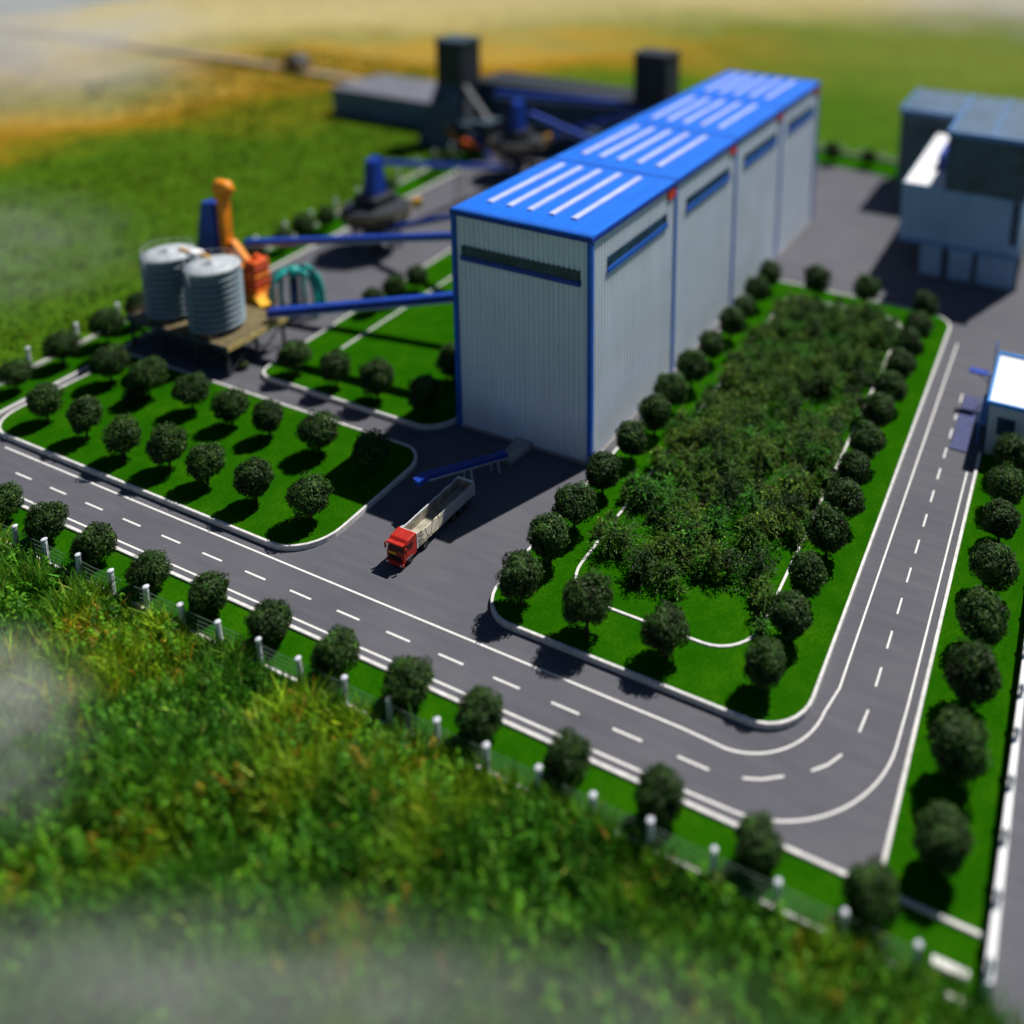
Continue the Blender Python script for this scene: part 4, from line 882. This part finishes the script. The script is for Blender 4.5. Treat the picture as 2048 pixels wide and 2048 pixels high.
def make_trunk(parent, zc, rad, seed):
    rd = random.Random(seed); mb = MB(); top = zc + rad * 0.2
    mb.tube([(0, 0, -0.1), (0.03, 0.02, 0.5), (rd.uniform(-.1, .1), rd.uniform(-.1, .1), zc - rad * 0.5), (rd.uniform(-.1, .1), rd.uniform(-.1, .1), top)], [0.24, 0.17, 0.14, 0.06], 9)
    for k in range(6):
        a = k * 1.05 + rd.random(); z = zc - rad * 0.75 + rd.random() * rad * 0.6
        mb.tube([(0, 0, z), (math.cos(a) * rad * .3, math.sin(a) * rad * .3, z + rad * .35), (math.cos(a) * rad * .62, math.sin(a) * rad * .62, z + rad * .75)], [0.08, 0.055, 0.02], 6)
    return mb.build("trunk", M['bark'], parent)
protos = []
for i, (rad, zc, sq) in enumerate(((2.65, 3.75, 1.05), (2.55, 3.65, 1.0), (2.75, 3.85, 1.0), (2.5, 3.7, 1.1), (2.8, 3.8, 0.97))):
    protos.append((rad, zc, sq))
tree_protos = {}
def tree(x, y, z, label, group, v=None, s=1.0, sz=1.0):
    v = v if v is not None else random.randrange(len(protos)); rz = random.uniform(0, 6.28)
    s *= random.uniform(0.92, 1.07); sz *= random.uniform(0.94, 1.07)
    if v not in tree_protos:
        rad, zc, sq = protos[v]; r = thing("round_tree", label, "tree", (x, y, z), rz, group)
        q, c = make_crown(rad, zc, 40 + v, squash=sq); soup("crown", q, c, M['leaf'], r); make_trunk(r, zc, rad, v)
        r.scale = (s, s, s * sz); tree_protos[v] = r; return r
    return copy_tree(tree_protos[v], (x, y, z), rz, (s, s, s * sz), label, group)
ORD = ["first", "second", "third", "fourth", "fifth", "sixth", "seventh", "eighth", "ninth", "tenth", "eleventh", "twelfth", "thirteenth", "fourteenth", "fifteenth"]
def row(pts, z, group, where, s=1.0, start="left"):
    for i, p in enumerate(pts):
        tree(p[0], p[1], z, "%s round tree from the %s %s" % (ORD[i], start, where), group, s=s)
jit = lambda a: random.uniform(-a, a)
row([(-39.3 + jit(.15), y) for y in (57.5, 49.4, 40.9, 32.1, 23.3, 14.4, 5.5, -3.2, -11.4, -20.8, -29.7, -38.7, -48.1)], -0.75,
    "trees along the roadside fence", "in the row between main road and meadow fence", s=0.93)
row([(-24.9, 72.4), (-25.2, 63.7), (-25.9, 55.2), (-25.0, 48.0), (-25.0, 41.1), (-25.0, 32.7), (-24.6, 24.2)], 0.58, "trees on the left lawn",
    "in the front row of the left lawn", s=0.97)
row([(-14.8, 73.8), (-15.0, 65.2), (-14.7, 56.7), (-14.8, 48.9), (-14.5, 42.1), (-14.3, 33.2), (-14.4, 24.1)], 0.58, "trees on the left lawn",
    "in the rear row of the left lawn", s=0.97)
row([(-1.0, 51.6), (-1.2, 43.3), (-1.1, 35.5), (-1.5, 26.2)], 0.58, "trees on the middle lawn", "along the near kerb of the middle lawn")
tree(7.6, 28.6, 0.58, "round tree half hidden behind the warehouse front corner on the middle lawn", "trees on the middle lawn")
row([(19.8, 55.5), (24.2, 54.6), (29.9, 54.3)], 0.58, "trees on the middle lawn", "at the back edge of the middle lawn", s=0.88)
row([(-21.6, 84.7), (-14.1, 85.8), (-6.9, 86.2), (-0.5, 87.0), (16, 88.6), (25, 89.5), (32.5, 90.6), (38.2, 91.0), (45.0, 91.6), (65.6, 93.2), (84.6, 95.0), (90.7, 95.6)], 0.11, "trees on the left verge",
    "on the verge along the left boundary fence", start="front", s=0.95)
row([(143.3, 7.0), (144.6, -2.9)], 0.1, "trees at the far verge", "on the far verge beyond the yard", s=1.0)
row([(-24.8, -6.0), (-18.5, -5.6), (-12.6, -5.3), (-5.5, -5.1), (2.3, -5.1), (8.7, -5.4), (14.7, -5.0), (21.9, -5.1), (30.2, -4.8), (38.6, -4.9), (45.1, -4.8), (51.9, -4.6), (59.7, -4.4)], 0.58,
    "trees between the warehouse and the thicket", "in the row beside the long warehouse wall", start="front")
row([(60.2, -13.6), (61.0, -22.8), (60.0, -33.7)], 0.58, "trees along the far edge of the big lawn", "along the far kerb of the big lawn")
row([(51.5, -34.1), (44.5, -34.0), (37.2, -34.1), (30.3, -34.2), (23.1, -33.9), (15.0, -34.2), (9.0, -34.0), (2.6, -34.3), (-4.0, -34.2), (-11.4, -34.0), (-17.3, -34.1), (-23.9, -33.6)][::-1], 0.58,
    "trees between the thicket and the right road", "in the lawn row beside the right road", start="front")
row([(-25.2, -14.5), (-24.4, -23.2)], 0.58, "trees along the near edge of the big lawn", "on the near strip of the big lawn")
row([(-33.5, -52.4), (-25.2, -52.4), (-17.1, -52.4), (-9.4, -52.5), (-0.9, -52.5), (8.0, -52.5), (14.5, -52.4), (21.6, -52.2)], 0.11, "trees on the right strip",
    "on the strip between right road and white wall", start="front", s=1.06)

def bush(x, y, z, label, rad=1.5, seed=3, base=(0.035, 0.06, 0.02)):
    t = thing("low_bush", label, "bush", (x, y, z)); q, c = make_crown(rad, rad * 0.65, seed, 1500, base, 0.6); q[:, :, 2] = np.maximum(q[:, :, 2], 0.03)
    soup("foliage", q, c, M['leaf'], t); MB().tube([(0, 0, -0.1), (0.1, 0, 0.7)], [0.12, 0.05], 6).build("stem", M['bark'], t)
bush(-16.4, 66.4, 0.58, "low sprawling bush under the rear row of the left lawn", 1.9)
bush(-2.6, 61.0, 0.0, "scrubby low bush on bare ground beside the silo platform legs", 1.0, 5)

# ------------------------------------------------------------------ thicket on the big lawn
def thicket():
    Q = []; C = []; g = np.random.default_rng(11); k = 0
    def needles(p, d, size, wid):
        """long thin leaf faces pointing along d, lying roughly flat"""
        n = len(p); d = d + g.normal(0, 0.45, (n, 3)); d /= np.linalg.norm(d, axis=1, keepdims=True) + 1e-9
        up = np.tile([0, 0, 1.0], (n, 1)) + g.normal(0, 0.45, (n, 3)); b = np.cross(d, up); b /= np.linalg.norm(b, axis=1, keepdims=True) + 1e-9
        s_ = size * g.uniform(0.6, 1.3, (n, 1)); w = s_ * wid
        return np.stack([p - d * s_ * .5, p - b * w, p + d * s_, p + b * w], 1)
    while k < 360:
        x = g.uniform(-18.5, 58.5); y = g.uniform(-31.2, -7.2); edge = min(x + 18.5, 58 - x, y + 30.5, -8.5 - y)
        if (x + 16) ** 2 + (y + 26) ** 2 < 16 or (-9 < x < -2 and -29.5 < y < -26.0) or (x < -14 and y > -13.5): continue
        r = g.uniform(1.0, 2.7) if edge > 1.5 else g.uniform(0.8, 1.6); h = r * g.uniform(0.9, 1.6) + g.uniform(0, 1.0); nb = int(32 * r); per = 16
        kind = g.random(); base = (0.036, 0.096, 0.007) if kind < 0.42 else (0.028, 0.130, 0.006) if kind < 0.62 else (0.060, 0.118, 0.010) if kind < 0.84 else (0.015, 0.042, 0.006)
        a = g.uniform(0, 6.283, nb); el = g.uniform(-0.1, 1.25, nb); L = r * g.uniform(0.6, 1.25, nb); z0 = h * g.uniform(0.15, 0.85, nb); bb = g.lognormal(0, 0.40, nb)
        t = (np.arange(per) + 1) / per; T = np.repeat(t[None], nb, 0) + g.normal(0, 0.03, (nb, per))
        hx = np.cos(a) * np.cos(el); hy = np.sin(a) * np.cos(el)
        P = np.stack([x + hx[:, None] * L[:, None] * T, y + hy[:, None] * L[:, None] * T, 0.6 + z0[:, None] + (np.sin(el)[:, None] * T - 0.45 * T ** 2) * L[:, None] * 0.8], 2).reshape(-1, 3)
        P += g.normal(0, 0.09, P.shape); P[:, 2] = np.maximum(P[:, 2], 0.62)
        D = np.stack([np.repeat(hx, per), np.repeat(hy, per), np.full(nb * per, -0.15)], 1)
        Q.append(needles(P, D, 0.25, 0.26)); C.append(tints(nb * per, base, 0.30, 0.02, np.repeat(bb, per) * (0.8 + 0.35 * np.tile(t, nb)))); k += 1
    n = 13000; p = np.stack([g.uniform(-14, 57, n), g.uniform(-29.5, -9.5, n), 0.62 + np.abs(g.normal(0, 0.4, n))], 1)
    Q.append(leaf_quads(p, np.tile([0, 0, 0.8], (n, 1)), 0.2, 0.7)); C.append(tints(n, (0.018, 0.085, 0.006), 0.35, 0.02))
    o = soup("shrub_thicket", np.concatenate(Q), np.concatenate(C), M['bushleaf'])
    tag(o, "dense tangled dark green shrub thicket filling the middle of the big lawn", "thicket", kind="stuff")
thicket()

# ------------------------------------------------------------------ meadow in front of the fence
def gz(x, y):
    out = np.clip((-42.0 - x) / 6, 0, 1); return -0.30 + out * (0.35 + 0.5 * np.sin(x * 0.23 + y * 0.11) + 0.4 * np.sin(y * 0.19 - x * 0.07) + 0.25)
def vnoise(x, y, s, seed):
    g = np.random.default_rng(seed); T = g.random((128, 128)); X = x / s + 1000; Y = y / s + 1000
    i = np.floor(X).astype(int); j = np.floor(Y).astype(int); u = X - i; v = Y - j; u = u * u * (3 - 2 * u); v = v * v * (3 - 2 * v)
    f = lambda a, b: T[a % 128, b % 128]
    return (f(i, j) * (1 - u) + f(i + 1, j) * u) * (1 - v) + (f(i, j + 1) * (1 - u) + f(i + 1, j + 1) * u) * v
def meadow():
    g = np.random.default_rng(5)
    def blades(n, x0, x1, y0, y1, hmin, hmax, wid, zf, seedc, keep=None):
        x = g.uniform(x0, x1, n); y = g.uniform(y0, y1, n)
        if keep is not None: m = keep(x, y); x = x[m]; y = y[m]
        n = len(x); a = g.uniform(0, 6.28, n); den = vnoise(x, y, 5.0, 1) * 0.6 + vnoise(x, y, 1.7, 2) * 0.4
        h = (hmin + (hmax - hmin) * g.random(n) ** 1.6) * (0.22 + 1.75 * den ** 1.5); lean = g.normal(0, 0.33, (n, 2)) * h[:, None]
        z = zf(x, y) - 0.05; w = wid * g.uniform(0.6, 1.4, n); dx = np.cos(a) * w; dy = np.sin(a) * w
        m = np.stack([x + lean[:, 0] * .4, y + lean[:, 1] * .4, z + h * .55], 1); t = np.stack([x + lean[:, 0], y + lean[:, 1], z + h * g.uniform(.85, 1.0, n)], 1)
        b0 = np.stack([x - dx, y - dy, z], 1); b1 = np.stack([x + dx, y + dy, z], 1); dm = np.stack([dx * .9, dy * .9, np.zeros(n)], 1); dt = dm * 0.15
        q = np.concatenate([np.stack([b0, b1, m + dm, m - dm], 1), np.stack([m - dm, m + dm, t + dt, t - dt], 1)])
        # colour patches: dark green, fresh green, yellow green, rusty
        p1 = vnoise(x, y, 6.5, seedc); p2 = vnoise(x, y, 2.2, seedc + 1); p3 = vnoise(x, y, 11.0, seedc + 2)
        col = np.array([0.050, 0.170, 0.009])[None] * np.ones((n, 1)); mixv = lambda c, t_: col * (1 - t_[:, None]) + np.array(c)[None] * t_[:, None]
        col = mixv([0.17, 0.30, 0.010], np.clip((p1 - 0.56 + np.clip((y - 18) / 60, -0.08, 0.22)) * 4, 0, 1)); col = mixv([0.030, 0.120, 0.012], np.clip((0.44 - p2) * 4, 0, 1) * 0.9)
        col = mixv([0.42, 0.25, 0.015], np.clip((p3 * 0.6 + p2 * 0.5 - 0.79 + np.clip((y - 20) / 90, 0, 0.16)) * 5, 0, 1) * (g.random(n) < 0.6))
        col = mixv([0.34, 0.46, 0.08], (g.random(n) < 0.05) * 0.8); col = mixv([0.36, 0.13, 0.02], (g.random(n) < np.clip((p1 - 0.62) * 0.35, 0.003, 0.08)) * 0.7)
        col = 1.3 * col * g.lognormal(0, 0.34, (n, 1)) * (1 + g.normal(0, 0.08, (n, 3)))
        return q, np.clip(np.concatenate([col, col]), 0.002, 0.8)
    keep = lambda x, y: x < -41.95 + 0.25 * np.sin(y * 0.45)
    q1, c1 = blades(190000, -80, -41.7, -62, 100, 0.8, 3.4, 0.08, gz, 21, keep)
    qs, cs = blades(15000, -43.6, -41.8, -53, 78, 0.9, 2.6, 0.07, gz, 21, lambda x, y: (vnoise(x, y, 4.0, 77) > 0.34) & (x < -41.95)); q1 = np.concatenate([q1, qs]); c1 = np.concatenate([c1, cs])
    # leafy weeds
    n = 8500; x = g.uniform(-80, -42.4, n); y = g.uniform(-62, 100, n); m = vnoise(x, y, 5, 31) > 0.38; x = x[m]; y = y[m]; n = len(x); Q = []; C = []
    hh = g.uniform(0.8, 3.0, n); p2 = vnoise(x, y, 2.2, 22); fresh = g.random(n)
    for k in range(18):
        s = (k + 1) / 18; a = k * 2.4 + g.uniform(0, 1, n); r = 0.5 * (1.15 - s) * g.uniform(.5, 1.2, n) + .05
        p = np.stack([x + np.cos(a) * r, y + np.sin(a) * r, gz(x, y) + hh * s], 1); Q.append(leaf_quads(p, np.stack([np.cos(a) * .4, np.sin(a) * .4, np.ones(n)], 1), 0.20, 0.35))
        wp = vnoise(x, y, 6.5, 21)[:, None]; col = np.where(fresh[:, None] < 0.45, np.array([0.105, 0.30, 0.010]), np.array([0.045, 0.175, 0.010])); col = np.where((fresh[:, None] > 0.90) & (wp > 0.66), np.array([0.26, 0.19, 0.012]), col) * g.lognormal(0, 0.3, (n, 1)); C.append(np.clip(col, .002, .8))
    o = soup("meadow_grass", np.concatenate([q1] + Q), np.concatenate([c1] + C), M['blade'])
    tag(o, "tall wild green and rusty meadow grass and weeds in front of the fence", "grass", kind="stuff")
    # beyond the left boundary fence
    zf = lambda x, y: np.full_like(x, -0.25)
    q2, c2 = blades(34000, -60, 190, 92, 260, 0.2, 1.2, 0.30, zf, 61, lambda x, y: (y > 103 + 0.0 * x) | ((y > 91 + 0.1 * (x + 17)) & (x < 105)))
    keepm = ~((c2[:, 0] < -1)); s = c2 ** 0.6 * np.array([0.30, 0.38, 0.08]); o = soup("wild_grass", q2, s, M['blade'])
    tag(o, "rough green wild grassland beyond the left boundary fence", "grass", kind="stuff")
    # mown edge tufts on the lawns
    return
meadow()

# ------------------------------------------------------------------ ground mist
def mist(loc, rad, rz, dens, label, seed):
    bm = bpy.data.meshes.new("haze"); mb = MB(); prof = [(math.sin(a) if 0 < a < math.pi else 0.01, -math.cos(a)) for a in np.linspace(0.02, math.pi - 0.02, 12)]
    mb.lathe(prof, n=20); o = mb.build("haze", M['white']); o.location = loc; o.scale = rad; o.rotation_euler = (0, 0, rz)
    m = bpy.data.materials.new("mist"); m.use_nodes = True; nt = m.node_tree; N = nt.nodes.new; L = nt.links.new
    for n in list(nt.nodes):
        if n.type == 'BSDF_PRINCIPLED': nt.nodes.remove(n)
    tc = N("ShaderNodeTexCoord"); ln = N("ShaderNodeVectorMath"); ln.operation = 'LENGTH'; L(tc.outputs["Object"], ln.inputs[0])
    fall = N("ShaderNodeMapRange"); fall.inputs["From Min"].default_value = 1.0; fall.inputs["From Max"].default_value = 0.15
    fall.interpolation_type = 'SMOOTHSTEP'; L(ln.outputs["Value"], fall.inputs["Value"])
    no = N("ShaderNodeTexNoise"); no.inputs["Scale"].default_value = 3.6; no.inputs["Detail"].default_value = 3
    mp = N("ShaderNodeMapping"); mp.inputs["Location"].default_value = (seed * 3.1, seed, 0); L(tc.outputs["Object"], mp.inputs[0]); L(mp.outputs[0], no.inputs["Vector"])
    nr = N("ShaderNodeMapRange"); nr.inputs["From Min"].default_value = 0.38; nr.inputs["From Max"].default_value = 0.62; L(no.outputs["Fac"], nr.inputs["Value"])
    mu = N("ShaderNodeMath"); mu.operation = 'MULTIPLY'; L(fall.outputs[0], mu.inputs[0]); L(nr.outputs[0], mu.inputs[1])
    m2 = N("ShaderNodeMath"); m2.operation = 'MULTIPLY'; m2.inputs[1].default_value = dens; L(mu.outputs[0], m2.inputs[0])
    v = N("ShaderNodeVolumeScatter"); v.inputs["Color"].default_value = (0.96, 0.97, 0.96, 1); L(m2.outputs[0], v.inputs["Density"])
    L(v.outputs[0], nt.nodes["Material Output"].inputs["Volume"]); o.data.materials.clear(); o.data.materials.append(m)
    tag(o, label, "mist", kind="stuff")
mist((-74.5, -8, 3.0), (16.5, 60, 8), R_(24), 0.19, "thin white ground mist drifting over the meadow at the bottom edge", 1)
mist((-62, 29, 3.0), (13, 17, 8), 0, 0.26, "small pale mist patch over the meadow at the left edge", 2)
mist((0, 128, 5), (30, 36, 12), 0, 0.014, "pale mist over the grassland beyond the left boundary fence", 3)
mist((95, 320, 12), (95, 140, 26), R_(-10), 0.026, "pale mist lying over the golden fields at the upper left", 4)
mist((460, -20, 8), (150, 130, 45), 0, 0.010, "pale mist over the far fields at the upper right", 5)
